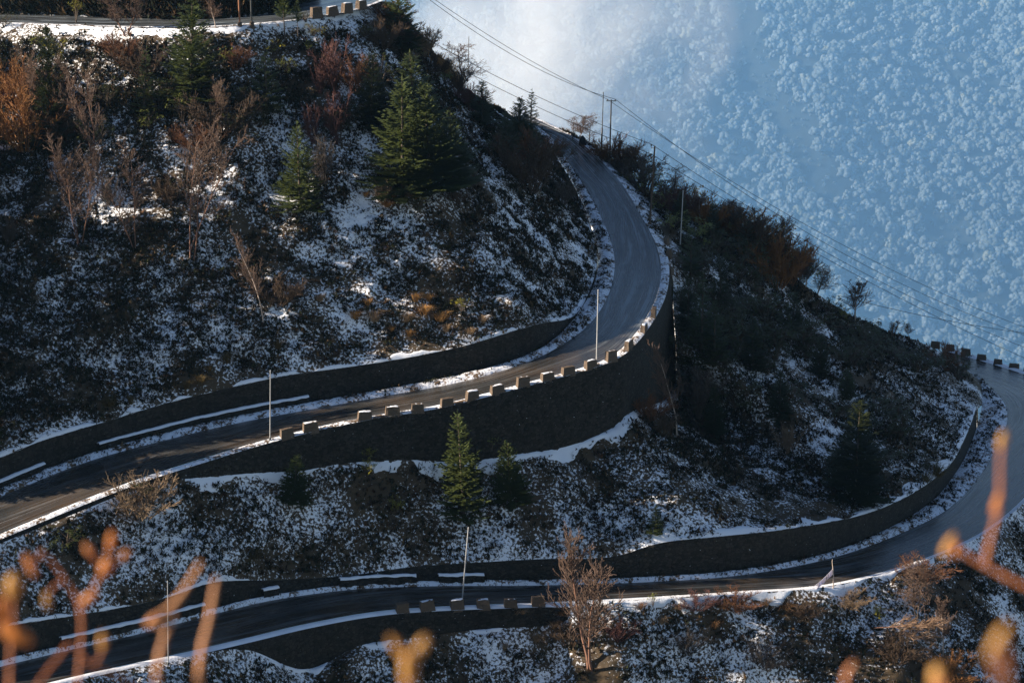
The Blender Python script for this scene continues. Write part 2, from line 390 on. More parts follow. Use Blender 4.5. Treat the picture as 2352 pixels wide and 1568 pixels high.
S3A = [(-300, 1700), (-100, 1632), (200, 1556), (400, 1513), (560, 1490), (700, 1535), (830, 1480), (960, 1462), (1100, 1444), (1285, 1430), (1330, 1386), (1500, 1374), (1700, 1361), (1900, 1345), (2090, 1298), (2262, 1223), (2378, 1127), (2450, 1035), (2490, 962)]
A3, B3 = [], []
for i, (x, y) in enumerate(S3A):
    Q = col_interp(lo2, np.array([min(x, 2470)]))[0]
    A3.append(at_y(x, y, Q[1] - .4)); Yb = Q[1] - (13 if x < 1800 else 13 + (x - 1800) * .045)
    B3.append(at_y(x + max(0, x - 1300) * .06, 1840, Yb))
A3, B3 = np.array(A3), np.array(B3); tt3 = np.linspace(0, len(A3) - 1, 400)
a3, b3 = catmull(A3, tt3), catmull(B3, tt3)

o1, G1 = loft('hillside', a1, b1, 240, 'ground', amp=1.3, fine=.22, zone='upper', seed=11, edge=.06)
o2, G2 = loft('hillside', a2, b2, 130, 'ground', amp=.9, fine=.22, zone='middle', seed=21, edge=.10)
o3, G3 = loft('hillside', a3, b3, 110, 'ground', amp=.9, fine=.22, zone='lower', seed=31, edge=.08)
b4 = b3.copy(); b4[:, 1] -= 40; b4[:, 2] -= 34
loft('hillside', b3, b4, 12, 'ground', amp=.5, seed=41)
# outer verges of both lower roads, snow strip below the top road
xs = np.linspace(-400, 1540, 300)
n2 = int(np.argmax(to_px(a2)[0][:300]))
tail_t = np.linspace(0, 1, 160)
i0 = int(np.argmax(to_px(uo)[0]))
jE = int(np.argmin(np.abs(to_px(uo)[1] - 590) + 1e3 * (to_px(uo)[0] < 1450)))
loft('snow_verge', uo[:jE + 1], uo2[:jE + 1], 6, 'snow_verge', heap=.12, fine=.10, zone='verge', seed=5, edge=.2)
ia = int(np.argmin(np.abs(to_px(a2)[1] - 640) + 1e3 * (np.arange(len(a2)) < n2)))
k20 = int(len(tt) * 20.0 / 27); uoc = uo[jE - 2:]; ac = a2[k20:]
rs = lambda C, n: np.stack([np.interp(np.linspace(0, 1, n), np.linspace(0, 1, len(C)), C[:, q]) for q in range(3)], -1)
def bylen(C, n):
    d = np.r_[0, np.cumsum(np.linalg.norm(np.diff(C, axis=0), axis=1))]; d /= d[-1]
    return np.stack([np.interp(np.linspace(0, 1, n), d, C[:, q]) for q in range(3)], -1)
_, GV3 = loft('snow_verge', bylen(uoc, 200), bylen(ac, 200), 8, 'snow_verge', heap=.2, fine=.15, zone='verge', seed=6, edge=.2)
loft('snow_verge', lo, lo2, 6, 'snow_cap', heap=.15, fine=.10, zone='verge', seed=7, edge=.2)
loft('snow_verge', to, offset(to, .5), 4, 'snow_verge', heap=.05, fine=.06, seed=8, edge=.2)

# ------------------------------------------------------------------ stone walls
def wall(bot, top, nv, label, seed):
    bot = bot.copy(); bot[:, 2] -= .5
    return loft('stone_wall', bot, top, nv, 'wall', amp=.15, fine=.16, zone='wall', seed=seed, label=label, cat='wall', kind=None, normal=(0, -1, .3), edge=.03)[0]
xs = np.linspace(-400, 1371, 540)
wall(col_interp(uf, xs), col_interp(b1[:int(np.argmax(to_px(b1)[0])) + 1], xs), 26, 'dark stone breast wall along the uphill edge of the hairpin road', 51)
xs = np.linspace(-400, 1495, 560)
_ka = int(np.argmin(np.abs(to_px(a2)[0][:k20] - 1495))); _ju = int(np.argmin(np.abs(to_px(uo2)[0] - 1495) + 1e3 * (to_px(uo2)[1] < 690)))
wall(np.vstack([col_interp(a2, xs), bylen(a2[_ka:k20 + 2], 90)[1:]]), np.vstack([col_interp(uo2[:i0 + 1], xs), bylen(uo2[_ju:jE + 1], 90)[1:]]), 30, 'tall dark retaining wall holding up the hairpin road below its guard stones', 52)
xs = np.linspace(-280, 2243, 640)
wall(col_interp(lf, xs), col_interp(b2[:int(np.argmax(to_px(b2)[0])) + 1], xs), 26, 'long dark stone breast wall above the lowest road', 53)
xs = np.linspace(385, 1350, 320)
wall(col_interp(a3, xs), col_interp(lo2, xs), 20, 'dark retaining wall under the lowest road with snowy ledge at its foot', 54)

kl0, kb0 = int(np.argmax(to_px(lf)[0])) - 6, int(np.argmax(to_px(b2)[0])) - 4
kb1 = int(len(tt) * 20.0 / 27) + 1
loft('hillside', bylen(lf[kl0:], 60), bylen(b2[kb0:kb1], 60), 14, 'ground', amp=.3, fine=.15, zone='middle', seed=55)
# snow lying along the edges of the slopes, under and on top of the walls
def snow_band(G, x0, x1, width, seed, far=False):
    E = G[:, ::-1] if far else G
    px = to_px(E[:, 0])[0]; m = int(np.argmax(px)); sel = np.where((px > x0) & (px < x1) & (np.arange(len(px)) <= m))[0]
    A = E[sel, 0]; d = E[sel, 12] - A; d /= np.linalg.norm(d, axis=1)[:, None]
    w = width * np.clip((.75 if width > .9 else .35) + 2.4 * fbm(A / 2.6, 4, seed), .0, 2.4) + .01
    seg = np.linalg.norm(np.diff(E[sel], axis=1), axis=2); cum = np.c_[np.zeros(len(sel)), np.cumsum(seg, 1)]
    B = np.array([[np.interp(w[i], cum[i], E[k, :, q]) for q in range(3)] for i, k in enumerate(sel)])
    M = 5; v = np.linspace(0, 1, M); P = np.stack([np.array([[np.interp(w[i] * t, cum[i], E[k, :, q]) for q in range(3)] for i, k in enumerate(sel)]) for t in v], 1)
    P[..., 2] += (np.array([.02, .13, .15, .10, -.05])[None] + fbm(P / .5, 3, seed + 3) * .10) * np.clip(w / .35, 0, 1)[:, None] - .03
    F = grid_faces(len(sel), M)
    obj('snow_band', mesh_from('snow_band', P.reshape(-1, 3), F, 'snow_cap', smooth=True), kind='structure')
snow_band(G2, 420, 1552, 1.1, 301); snow_band(G3, 560, 1290, .8, 302); snow_band(G2, 1500, 2243, 1.3, 303, True); snow_band(G1, -50, 1371, .7, 304, True); snow_band(G2, -50, 640, .6, 305, True)
snow_band(G3, 1310, 2150, 1.0, 306); snow_band(G1, -80, 820, 1.2, 307)

# ------------------------------------------------------------------ ground behind the crests, bank above the top road, far valley and mountain
def skirt(C, d, n, mat='ground', seed=0, name='hillside'):
    D = C + np.asarray(d); return loft(name, C, D, n, mat, amp=1.5, seed=seed, edge=.1)[0]
ir = int(len(tt1) * 12.0 / 19); skirt(a1[ir:][::-1], (45, 70, -75), 24, seed=61)
ir2 = int(len(tt) * 19.0 / 27); skirt(b2[ir2:], (16, 24, -85), 24, seed=62)
skirt(lo[int(NR * .82):], (70, 40, -80), 16, seed=63)
skirt(G3[-1], (55, 35, -45), 20, seed=64)
skirt(G1[0], (-40, -8, -4), 16, seed=65); skirt(G2[0], (-40, -8, -4), 12, seed=66)
bank = ti.copy(); top = ti.copy(); top[:, 1] += 4.5; top[:, 2] += np.interp(to_px(ti)[0], [-500, -150, -20, 300, 640, 800], [.5, 1.5, 5.5, 5.5, 5, 2])
bo, GB = loft('hillside', ti[:int(NR * .80)], top[:int(NR * .80)], 40, 'ground', amp=1.4, fine=.3, zone='bank', seed=71)
tb = top.copy(); tb[:, 1] += 90; tb[:, 2] -= 60
loft('hillside', top[:int(NR * .80)], tb[:int(NR * .80)], 30, 'ground', amp=1.5, seed=72)

# mountain
nx, ny = 220, 160
MS = 5.0
X, Yg = np.meshgrid(np.linspace(-2600, 3600, nx), np.linspace(0, 1, ny), indexing='ij')
YY = 700 + Yg * 3350
prof = np.interp(YY, [700, 2100, 2700, 3000, 3900, 5000], [-700, -1180, -1180, -985, -260, 0])
PM = np.stack([X, YY, prof], -1)
g1 = fbm(np.stack([X / 420, YY / 900, X * 0], -1), 4, 81); g2 = fbm(np.stack([X / 150, YY / 500, X * 0], -1), 3, 85)
PM[..., 2] += 110 * g1 + 45 * g2; PM[..., 1] += 120 * g1
PM *= MS; PM[..., 2] = np.minimum(PM[..., 2], -10) + CAMZ
mt = obj('mountain', mesh_from('mountain', PM.reshape(-1, 3), grid_faces(nx, ny), 'forest_floor', smooth=True), kind='structure')
hb = BVHTree.FromPolygons([tuple(v) for v in PM.reshape(-1, 3)], [tuple(f) for f in grid_faces(nx, ny)])
import bmesh
def ico(sub):
    bm = bmesh.new(); bmesh.ops.create_icosphere(bm, subdivisions=sub, radius=1); bm.verts.ensure_lookup_table()
    V = np.array([v.co[:] for v in bm.verts]); F = np.array([[v.index for v in f.verts] for f in bm.faces]); bm.free(); return V, F
# ------------------------------------------------------------------ ray casting for placement
BV = np.vstack(BVH_V); BF = np.vstack(BVH_F)
TREE = BVHTree.FromPolygons(BV.tolist(), BF.tolist())
def drop(x, y):
    for k in range(25):                      # just past a crest: walk down to the crest itself
        d = Vector(ray(x, y + 3 * k)).normalized(); h = TREE.ray_cast(Vector(CAM), d)
        if h[0] is not None: return np.array(h[0]), BVH_ZONE[h[2]], h[1]
    print('MISS', x, y); return None, None, None
def metres(hov, P):                          # photo height (2352 grid) -> metres at that point
    return hov * K * float((P - CAM) @ FW) / FPX / math.cos(PITCH)

iv, ifc = ico(1)
cv, cf, cc = [], [], []; off = 0
pts = RNG.uniform([370, -40], [1070, 430], (7200, 2)); n_c = 0
for (qx, qy) in pts:
    d = Vector(ray(qx / K, qy / K)).normalized()
    if TREE.ray_cast(Vector(CAM), d, 400)[0] is not None: continue
    h = hb.ray_cast(Vector(CAM), d)
    if h[0] is None: continue
    p = np.array(h[0])
    g = fbm(np.array([(p[0] + .35 * p[2]) / 80 / MS, p[2] / 170 / MS, 0.3]), 4, 91)
    gap = g < -.27
    if gap and random.random() < .15: continue
    tone = random.random(); big = MS * (random.uniform(.22, .42) if gap else random.uniform(.55, 1.2))
    base = np.array([.31, .36, .38]) * (.45 + .75 * tone) if tone < .97 else np.array([.42, .42, .30])
    if gap: base = base * .45
    tall = random.uniform(.8, 1.5)
    nl = int(11 * (big / MS) + 6)
    an = RNG.uniform(0, 2 * np.pi, nl); zz = RNG.uniform(-.15, 1, nl); rr = np.sqrt(np.clip(1 - zz ** 2, 0, 1))
    C = p + big * np.stack([9.5 * rr * np.cos(an), 9.5 * rr * np.sin(an), 9.5 * tall * zz + 6], -1)
    S = big * RNG.uniform(3.2, 5.8, nl)
    V = iv[None] * (S[:, None] * RNG.uniform(.7, 1.3, (nl, len(iv))))[..., None] + C[:, None]
    cv.append(V.reshape(-1, 3)); cf.append((ifc[None] + (off + np.arange(nl) * len(iv))[:, None, None]).reshape(-1, 3)); off += nl * len(iv)
    cc.append(np.repeat(base[None], nl * len(iv), 0) * np.repeat(RNG.uniform(.75, 1.15, nl), len(iv))[:, None]); n_c += nl
print('FOREST LOBES', n_c)
forest = obj('forest', mesh_from('forest', np.vstack(cv), np.vstack(cf), 'frosted_crowns', smooth=True, cols=np.vstack(cc)), kind='stuff',
             label='pale frosted forest covering the far mountainside', cat='forest')


# ------------------------------------------------------------------ ground cover (stuff)
def cover(name, G, n, seed, keep, label, palette, size=(.15, .38), K_=7):
    rng = np.random.default_rng(seed); nu, nv = G.shape[:2]
    u = rng.uniform(0, nu - 1.001, n * 4); v = rng.uniform(0, nv - 1.001, n * 4)
    i, j = u.astype(int), v.astype(int); fu, fv = (u - i)[:, None], (v - j)[:, None]
    P = (G[i, j] * (1 - fu) + G[i + 1, j] * fu) * (1 - fv) + (G[i, j + 1] * (1 - fu) + G[i + 1, j + 1] * fu) * fv
    area = np.linalg.norm(np.cross(G[i + 1, j] - G[i, j], G[i, j + 1] - G[i, j]), axis=1)
    d = fbm(P / 9.0, 3, seed) * .55 + fbm(P / 1.6, 3, seed + 5) * .9
    px, py, _ = to_px(P)
    vis = (px > -60) & (px < 2420) & (py > -40) & (py < 1620)
    pr = keep(d, v / nv, px, py) * area / np.percentile(area[vis], 90)
    ok = (rng.random(len(P)) < np.clip(pr, 0, 1)) & vis
    P = P[ok][:n]; d = d[ok][:n]; m = len(P)
    L = rng.uniform(size[0], size[1], (m, 1)) * rng.uniform(.6, 1.5, (m, K_))
    th = rng.uniform(0, 2 * np.pi, (m, K_)); el = rng.uniform(.15, 1.35, (m, K_))
    D = np.stack([np.cos(th) * np.cos(el), np.sin(th) * np.cos(el), np.sin(el)], -1)
    S = np.stack([-np.sin(th), np.cos(th), 0 * th], -1) + rng.normal(0, .5, (m, K_, 3))
    b = P[:, None] + rng.normal(0, .09, (m, K_, 3)); w = L * rng.uniform(.12, .28, (m, K_))
    V = np.stack([b - S * w[..., None], b + S * w[..., None], b + D * L[..., None]], 2)
    pal = np.array(palette); ci = rng.choice(len(pal), m, p=np.array([.40, .25, .17, .12, .06]))
    c = pal[ci] * rng.uniform(.6, 1.3, (m, 1)); c = np.repeat(c[:, None], K_ * 3, 1).reshape(-1, 3)
    F = np.arange(m * K_ * 3).reshape(-1, 3)
    return obj(name, mesh_from(name, V.reshape(-1, 3), F, 'cover', cols=c), label=label, cat='shrubs', kind='stuff')
PAL = [(.014, .016, .009), (.026, .020, .013), (.022, .026, .010), (.060, .034, .018), (.12, .075, .035)]
def k1(d, v, x, y):
    b = np.clip(.58 + 1.5 * d, .0, 1) * np.clip((v - .035) / .02, .1, 1) * np.clip((1.0 - v) / .05, .15, 1)
    b = b * np.where((y > 440) & (y < 475) & (x > 800) & (x < 980), .2, 1)
    return b * (1 + .8 * np.exp(-((x - 250) / 500) ** 2 - ((y - 250) / 200) ** 2))
def k2(d, v, x, y): return np.clip(.55 + 1.5 * d, 0, 1) * np.clip((v - .04) / .05, .05, 1) * np.clip((1 - v) / .07, .1, 1) * np.where(x > 1550, 1.35, 1)
def k3(d, v, x, y): return np.clip(.50 + 1.5 * d, 0, 1) * np.clip((v - .03) / .06, .1, 1)
cover('ground_cover', G1, 62000, 101, k1, 'low dark shrubs and litter poking through snow on the upper hillside', PAL)
cover('ground_cover', G2, 36000, 102, k2, 'low dark shrubs and litter poking through snow between the roads', PAL)
cover('ground_cover', G3, 25000, 103, k3, 'low brown shrubs and litter poking through snow below the lowest road', PAL)
cover('ground_cover', GB, 5000, 104, lambda d, v, x, y: .9 + 0 * d, 'dark undergrowth on the bank above the top road', PAL, (.4, .9))

kv = lambda d, v, x, y: np.clip(.25 + 1.6 * d, 0, 1) * np.clip(np.sin(np.pi * v), .2, 1)
cover('verge_grass', GV1, 1500, 105, kv, 'short dead grass in the snow along the hairpin road uphill edge', PAL, (.14, .32), 7)
cover('verge_grass', GV2, 2200, 106, kv, 'short dead grass in the snow along the lowest road uphill edge', PAL, (.14, .32), 7)
cover('verge_grass', GV3, 700, 107, kv, 'short dead grass in the snow on the outer side of the hairpin', PAL, (.14, .32), 7)

# ------------------------------------------------------------------ plant builders
def rv(a): return np.array([random.gauss(0, a), random.gauss(0, a), random.gauss(0, a)])
def nrm(v): return v / (np.linalg.norm(v) + 1e-9)
def conifer(seed, H, Rr, bare=0.06, droop=.25, dens=1.0, sparse=0.0):
    random.seed(seed); T = SEG(); q = [np.zeros(3)]
    n = 8; lean = rv(.02)
    for k in range(n):
        a = np.array([lean[0] * k, lean[1] * k, H * k / n]); b = np.array([lean[0] * (k + 1), lean[1] * (k + 1), H * (k + 1) / n])
        T.add(a, b, .018 * H * (1 - k / n) + .012, .018 * H * (1 - (k + 1) / n) + .008)
    V, F = [], []
    def quad(a, b, w, side, up):
        i = len(V); m = (a + b) / 2
        V.extend([a, m + side * w + up * w * .5, b, m - side * w + up * w * .5]); F.append((i, i + 1, i + 2, i + 3))
    z = bare * H
    while z < H * .985:
        f = z / H; Lr = Rr * (1 - f) ** .82 * random.uniform(.75, 1.12) + .10
        nb = int((7 + 7 * (1 - f)) * dens)
        a0 = random.random() * 6.28
        for b_ in range(nb):
            if random.random() < sparse: continue
            an = a0 + 6.283 * b_ / nb + random.gauss(0, .18); L = Lr * random.uniform(.7, 1.15)
            out = np.array([math.cos(an), math.sin(an), 0]); rise = (.55 * f - droop * (1 - f)) + random.gauss(0, .07)
            base = np.array([lean[0] * f * n, lean[1] * f * n, z + random.uniform(-.04, .04) * H])
            side = np.array([-out[1], out[0], 0]); pts = []
            ns = max(3, int(L / .28))
            for s in range(ns + 1):
                t = s / ns; pts.append(base + out * L * t + np.array([0, 0, 1]) * L * (rise * t + .22 * t * t))
            for s in range(ns):
                p0, p1 = pts[s], pts[s + 1]; quad(p0, p1 + (p1 - p0) * .3, .07 + .03 * L, side, np.array([0, 0, -1.0]))
                if s >= ns * .15:
                    for sd in (-1, 1):
                        ln = L * .34 * (1.05 - s / ns) + .12
                        e = p1 + (out * .65 + side * sd * random.uniform(.6, 1.0)) * ln + np.array([0, 0, random.uniform(-.16, .14) * ln])
                        quad(p1, e,   .085 + .05 * ln, nrm(np.cross(e - p1, np.array([0, 0, 1.0]))), np.array([0, 0, -1.0]))
                        if random.random() < .85:
                            mid = (p1 + e) / 2; e2 = mid + out * ln * .5 + np.array([0, 0, random.uniform(-.1, .2) * ln])
                            quad(mid, e2, .08, side, np.array([0, 0, -1.0]))
        z += H * random.uniform(.032, .052) / max(dens, .6)
    top = np.array([lean[0] * n, lean[1] * n, H]); quad(top - np.array([0, 0, .5]), top + np.array([0, 0, .25]), .05, np.array([1.0, 0, 0]), np.zeros(3))
    return T.mesh('trunk', 'bark_dark', 5), mesh_from('crown', np.array(V), np.array(F), 'needles')
def bare_tree(seed, H, spread=.5, mat='bark_red', forks=1, up=.5, levels=3, first=.35, nb=9, thick=.010, twmat=None):
    random.seed(seed); T, C = SEG(), SEG()
    def grow(p, d, L, r, lev):
        S = T if lev == 0 else C
        n = 7 if lev == 0 else 4 if lev < levels else 3
        step = L / n; kids = []
        for k in range(n):
            d = nrm(d + rv(.07 if lev == 0 else .17) + np.array([0, 0, .03 * up * lev])); q = p + d * step
            r1 = max(r * (1 - .8 * (k + 1) / n), .013); S.add(p, q, max(r * (1 - .8 * k / n), .015), r1)
            if lev < levels and (k + 1) / n > (first if lev == 0 else .15):
                for _ in range((nb if lev == 0 else 2 if lev == 1 else 1) // (2 if lev == 0 else 1) or 1):
                    kids.append((q - d * step * random.random(), d, r1, (k + 1) / n))
            p = q
        for (q, dd, rr, f) in kids:
            side = nrm(np.cross(dd, rv(1.0))); nd = nrm(dd * (.55 + up * .5) + side * (spread * random.uniform(.7, 1.4)) + np.array([0, 0, .25 * up]))
            ll = L * (random.uniform(.22, .42) if lev == 0 else random.uniform(.35, .6)) * (1.25 - .6 * f)
            grow(q, nd, ll, max(rr * .62, .016), lev + 1)
    for f in range(forks):
        d = nrm(np.array([0, 0, 1.0]) + (rv(.18) if forks > 1 else rv(.05))); d[2] = abs(d[2])
        grow(np.array([random.gauss(0, .1) * (forks > 1), random.gauss(0, .1) * (forks > 1), -.15]), d, H * random.uniform(.85, 1), thick * H * (1.0 if forks == 1 else .75), 0)
    return T.mesh('trunk', mat, 5), C.mesh('crown', twmat or mat)
def twig_bush(seed, H, W, stems=26, sub=5, mat='twig'):
    random.seed(seed); C = SEG()
    for s in range(stems):
        an = random.random() * 6.28; t = random.random() ** .6
        d = nrm(np.array([math.cos(an) * t * W / H * .8, math.sin(an) * t * W / H * .8, 1.0]))
        p = np.array([math.cos(an), math.sin(an), 0]) * .12 * W * t; L = H * random.uniform(.55, 1.05); r = .026
        n = 5
        for k in range(n):
            d = nrm(d + rv(.12)); q = p + d * L / n; C.add(p, q, r * (1 - k / n * .7), r * (1 - (k + 1) / n * .7))
            if k >= 1:
                for _ in range(sub):
                    dd = nrm(d + rv(.5) + np.array([0, 0, .2])); l2 = L * random.uniform(.10, .26)
                    m = q + dd * l2; C.add(q, m, .016, .011)
                    for _2 in range(2):
                        C.add(q + dd * l2 * random.uniform(.3, .9), m + rv(.11) * 1.0 + np.array([0, 0, .05]), .012, .008)
            p = q
    return C.mesh('branches', mat)
def leafy(seed, H, W, nleaf=420, ll=.20, tree=False):
    random.seed(seed); T = SEG(); V, F = [], []
    tips = []
    for s in range(max(7, int(nleaf / 34))):
        an = random.random() * 6.28; t = random.random() ** .5
        tip = np.array([math.cos(an) * W * .5 * t, math.sin(an) * W * .5 * t, H * (random.uniform(.62, 1.0) if tree else random.uniform(.28, 1.0)) * (1 - .28 * t * t)])
        p = np.array([0, 0, -.1]) + rv(.04); mid = np.array([tip[0] * .35, tip[1] * .35, tip[2] * .55]) + rv(.06)
        T.add(p, mid, .045, .028); T.add(mid, tip, .028, .012); tips.append(tip)
        for e in range(3): tips.append(tip + np.array([random.gauss(0, .16 * W), random.gauss(0, .16 * W), random.uniform(-.16, .1) * H])); T.add(mid, tips[-1], .016, .008)
    for k in range(nleaf):
        c = tips[k % len(tips)] + rv(.07); an = random.random() * 6.28; dr = random.uniform(-.95, .25); l = ll * random.uniform(.7, 1.25)
        d = nrm(np.array([math.cos(an), math.sin(an), dr])); s = nrm(np.cross(d, np.array([0, 0, 1.0]))) * l * .21; up = np.array([0, 0, .1 * l])
        i = len(V); V.extend([c, c + d * l * .5 + s, c + d * l, c + d * l * .5 - s, c + d * l * .5 - up * .8])
        F.extend([(i, i + 1, i + 4), (i + 1, i + 2, i + 4), (i + 2, i + 3, i + 4), (i + 3, i, i + 4)])
    return T.mesh('stems', 'bark_dark'), mesh_from('foliage', np.array(V), np.array(F), 'leaf')
def tuft(seed, H, W, n=90):
    random.seed(seed); V, F = [], []
    for k in range(n):
        an = random.random() * 6.28; t = random.random(); b = np.array([math.cos(an), math.sin(an), 0]) * W * .22 * t
        o = np.array([math.cos(an + random.gauss(0, .4)), math.sin(an + random.gauss(0, .4)), 0]); h = H * random.uniform(.6, 1.05); w = .018
        s = np.array([-o[1], o[0], 0]) * w; m = b + o * W * .16 * (.5 + t) + np.array([0, 0, h * .75]); e = b + o * W * .5 * (.4 + t) + np.array([0, 0, h * random.uniform(.55, .95)])
        i = len(V); V.extend([b - s, b + s, m + s * .8, m - s * .8, e]); F.extend([(i, i + 1, i + 2), (i, i + 2, i + 3), (i + 3, i + 2, i + 4)])
    return mesh_from('blades', np.array(V), np.array(F), 'grass')

# ------------------------------------------------------------------ prototype meshes
CON = [conifer(201, 8, 2.6), conifer(202, 8, 2.2, droop=.15), conifer(203, 8, 2.9, dens=1.1), conifer(204, 8, 2.0, droop=.05, dens=.8, sparse=.15)]
SLIM = [conifer(211, 8, 1.5, droop=.2, dens=.8), conifer(212, 8, 1.2, droop=.1, dens=.7, sparse=.25)]
PINE = [conifer(221, 6, 2.4, bare=.5, droop=-.1, dens=.9)]
BIRCH = [bare_tree(231, 8, .55, 'bark_red', 2, .6, 3, .25, 5, .009, 'twig'), bare_tree(232, 8, .6, 'bark_red', 3, .7, 3, .3, 4, .008, 'twig'), bare_tree(233, 8, .5, 'bark_pale', 1, .7, 3, .3, 6, .009, 'twig')]
VASE = [bare_tree(241, 7, .75, 'bark_dark', 1, .35, 3, .42, 9, .014, 'twig'), bare_tree(242, 7, .55, 'bark_pale', 1, .75, 3, .40, 11, .011, 'twig'), bare_tree(243, 7, .9, 'bark_dark', 2, .2, 3, .4, 8, .013, 'twig'), bare_tree(244, 7, .6, 'bark_red', 2, 1.1, 3, .30, 10, .015, 'twig')]
TWIG = [twig_bush(251, 2.2, 2.2), twig_bush(252, 2.2, 1.4, 20, 5), twig_bush(253, 2.2, 3.0, 34, 5), twig_bush(254, 2.2, 1.8, 24, 4)]
RHO = [leafy(261, 2, 2.2, 420), leafy(262, 2, 1.8, 320, .22), leafy(263, 2, 2.6, 520, .18), leafy(264, 3, 2.2, 340, .24, True)]
TUF = [tuft(271, .8, 1.3), tuft(272, .8, 1.7, 120), tuft(273, .8, 1.0, 70)]
# ------------------------------------------------------------------ placing plants, collecting what labels need
PLANTED = []
def place(kind, name, parts, H0, x, y, hov, word, tintc=None, wide=1.0, rz=None, tilt=None, look=''):
    P, zone, nrmv = drop(x, y)
    if P is None or zone == 'road': 
        if P is None: return None
    h = metres(hov, P) * 1.0; s = h / H0
    e = bpy.data.objects.new(name, None); COL.objects.link(e); e.empty_display_size = .2
    e.location = (P[0], P[1], P[2] - .06)
    e.rotation_euler = tilt or (random.gauss(0, .03), random.gauss(0, .03), 0); e.rotation_euler[2] = random.random() * 6.28 if rz is None else rz
    e.scale = (s * wide, s * wide, s)
    for pn, me in parts:
        c = bpy.data.objects.new(pn, me); COL.objects.link(c); c.parent = e
        if tintc: c.color = (*tintc, 1)
    PLANTED.append((e, kind, zone, x, y, look, word)); return e
TC = lambda m: [('trunk', m[0]), ('crown', m[1])]
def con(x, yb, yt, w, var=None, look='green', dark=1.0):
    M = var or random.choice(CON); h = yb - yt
    if 'black' in look: dark = .45  # dark tint puts the shade of the shaded trees into their needles
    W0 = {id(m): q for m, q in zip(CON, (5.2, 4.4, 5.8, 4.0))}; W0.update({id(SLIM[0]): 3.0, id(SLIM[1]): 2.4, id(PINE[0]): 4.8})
    P, _, _ = drop(x, yb)
    h *= 1.06; wide = 1.12 * min(max((w / h) / (W0[id(M)] / (6 if M is PINE[0] else 8)), .6), 1.7)
    place('conifer', 'conifer_tree', TC(M), 6 if M is PINE[0] else 8, x, yb, h, 'conifer', (dark, dark, dark), wide, look=look)
random.seed(5)
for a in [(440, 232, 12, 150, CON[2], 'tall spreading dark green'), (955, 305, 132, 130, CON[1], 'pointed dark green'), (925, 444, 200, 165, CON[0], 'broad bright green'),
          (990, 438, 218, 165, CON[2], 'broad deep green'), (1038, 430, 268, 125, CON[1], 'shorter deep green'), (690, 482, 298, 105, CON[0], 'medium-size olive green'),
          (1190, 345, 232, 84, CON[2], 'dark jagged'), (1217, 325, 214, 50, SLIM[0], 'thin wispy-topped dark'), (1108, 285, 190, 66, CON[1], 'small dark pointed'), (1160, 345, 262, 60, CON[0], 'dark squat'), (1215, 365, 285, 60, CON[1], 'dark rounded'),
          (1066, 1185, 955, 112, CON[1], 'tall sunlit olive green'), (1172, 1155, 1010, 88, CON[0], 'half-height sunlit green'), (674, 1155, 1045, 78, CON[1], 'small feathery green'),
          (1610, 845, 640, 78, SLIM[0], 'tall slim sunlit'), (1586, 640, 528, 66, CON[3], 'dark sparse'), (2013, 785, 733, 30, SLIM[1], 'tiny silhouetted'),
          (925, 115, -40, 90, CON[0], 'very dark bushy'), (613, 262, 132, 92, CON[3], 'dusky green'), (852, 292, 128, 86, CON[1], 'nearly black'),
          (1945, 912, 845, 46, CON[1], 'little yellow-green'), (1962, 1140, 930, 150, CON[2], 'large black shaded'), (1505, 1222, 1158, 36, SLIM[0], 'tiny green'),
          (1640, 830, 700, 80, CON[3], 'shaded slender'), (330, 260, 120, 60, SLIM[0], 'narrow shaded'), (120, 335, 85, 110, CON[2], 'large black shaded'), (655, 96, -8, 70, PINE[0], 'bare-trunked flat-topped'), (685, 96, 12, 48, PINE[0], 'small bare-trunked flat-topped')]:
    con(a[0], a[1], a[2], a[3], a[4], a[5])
TW = (.14, .09, .065)
for i, (x, y, h) in enumerate([(-45, 1010, 190), (-95, 1035, 230), (-150, 1050, 210), (-70, 940, 200), (-210, 1075, 240), (-130, 900, 220), (-60, 1330, 170), (-130, 1360, 200), (-60, 420, 210), (-110, 480, 230), (-170, 400, 220), (-70, 540, 210), (-140, 580, 240), (-210, 500, 230), (-60, 640, 210), (-120, 690, 230), (-190, 660, 240), (-65, 740, 210), (-130, 790, 230), (-200, 760, 240), (-70, 840, 200), (-260, 600, 240), (-270, 700, 240), (-260, 440, 240), (-280, 840, 240)]):
    con(x, y, y - h, h * .5, CON[i % 3], 'added tall shading' if y < 1200 else 'added lower shading')  # unseen trees added left of the frame to shade slope and roads
def tree(x, yb, yt, parts, look, H0=8, wide=1.0, name='bare_tree', **kw): place('tree', name, TC(parts), H0, x, yb, yb - yt, 'leafless tree', TW, wide, look=look, **kw)
for a in [(214, 378, 150, BIRCH[0], 'red-barked'), (184, 560, 330, BIRCH[1], 'thin dark multi-stemmed'), (304, 575, 335, BIRCH[0], 'red-stemmed forked'), (438, 590, 300, BIRCH[1], 'orange-tipped forked'),
          (606, 742, 560, BIRCH[2], 'pale-barked'), (1555, 1005, 800, BIRCH[2], 'pale birch-like'), (90, 330, 130, BIRCH[1], 'rusty many-stemmed'), (500, 300, 180, BIRCH[0], 'short reddish')]:
    tree(*a[:3], a[3], a[4])
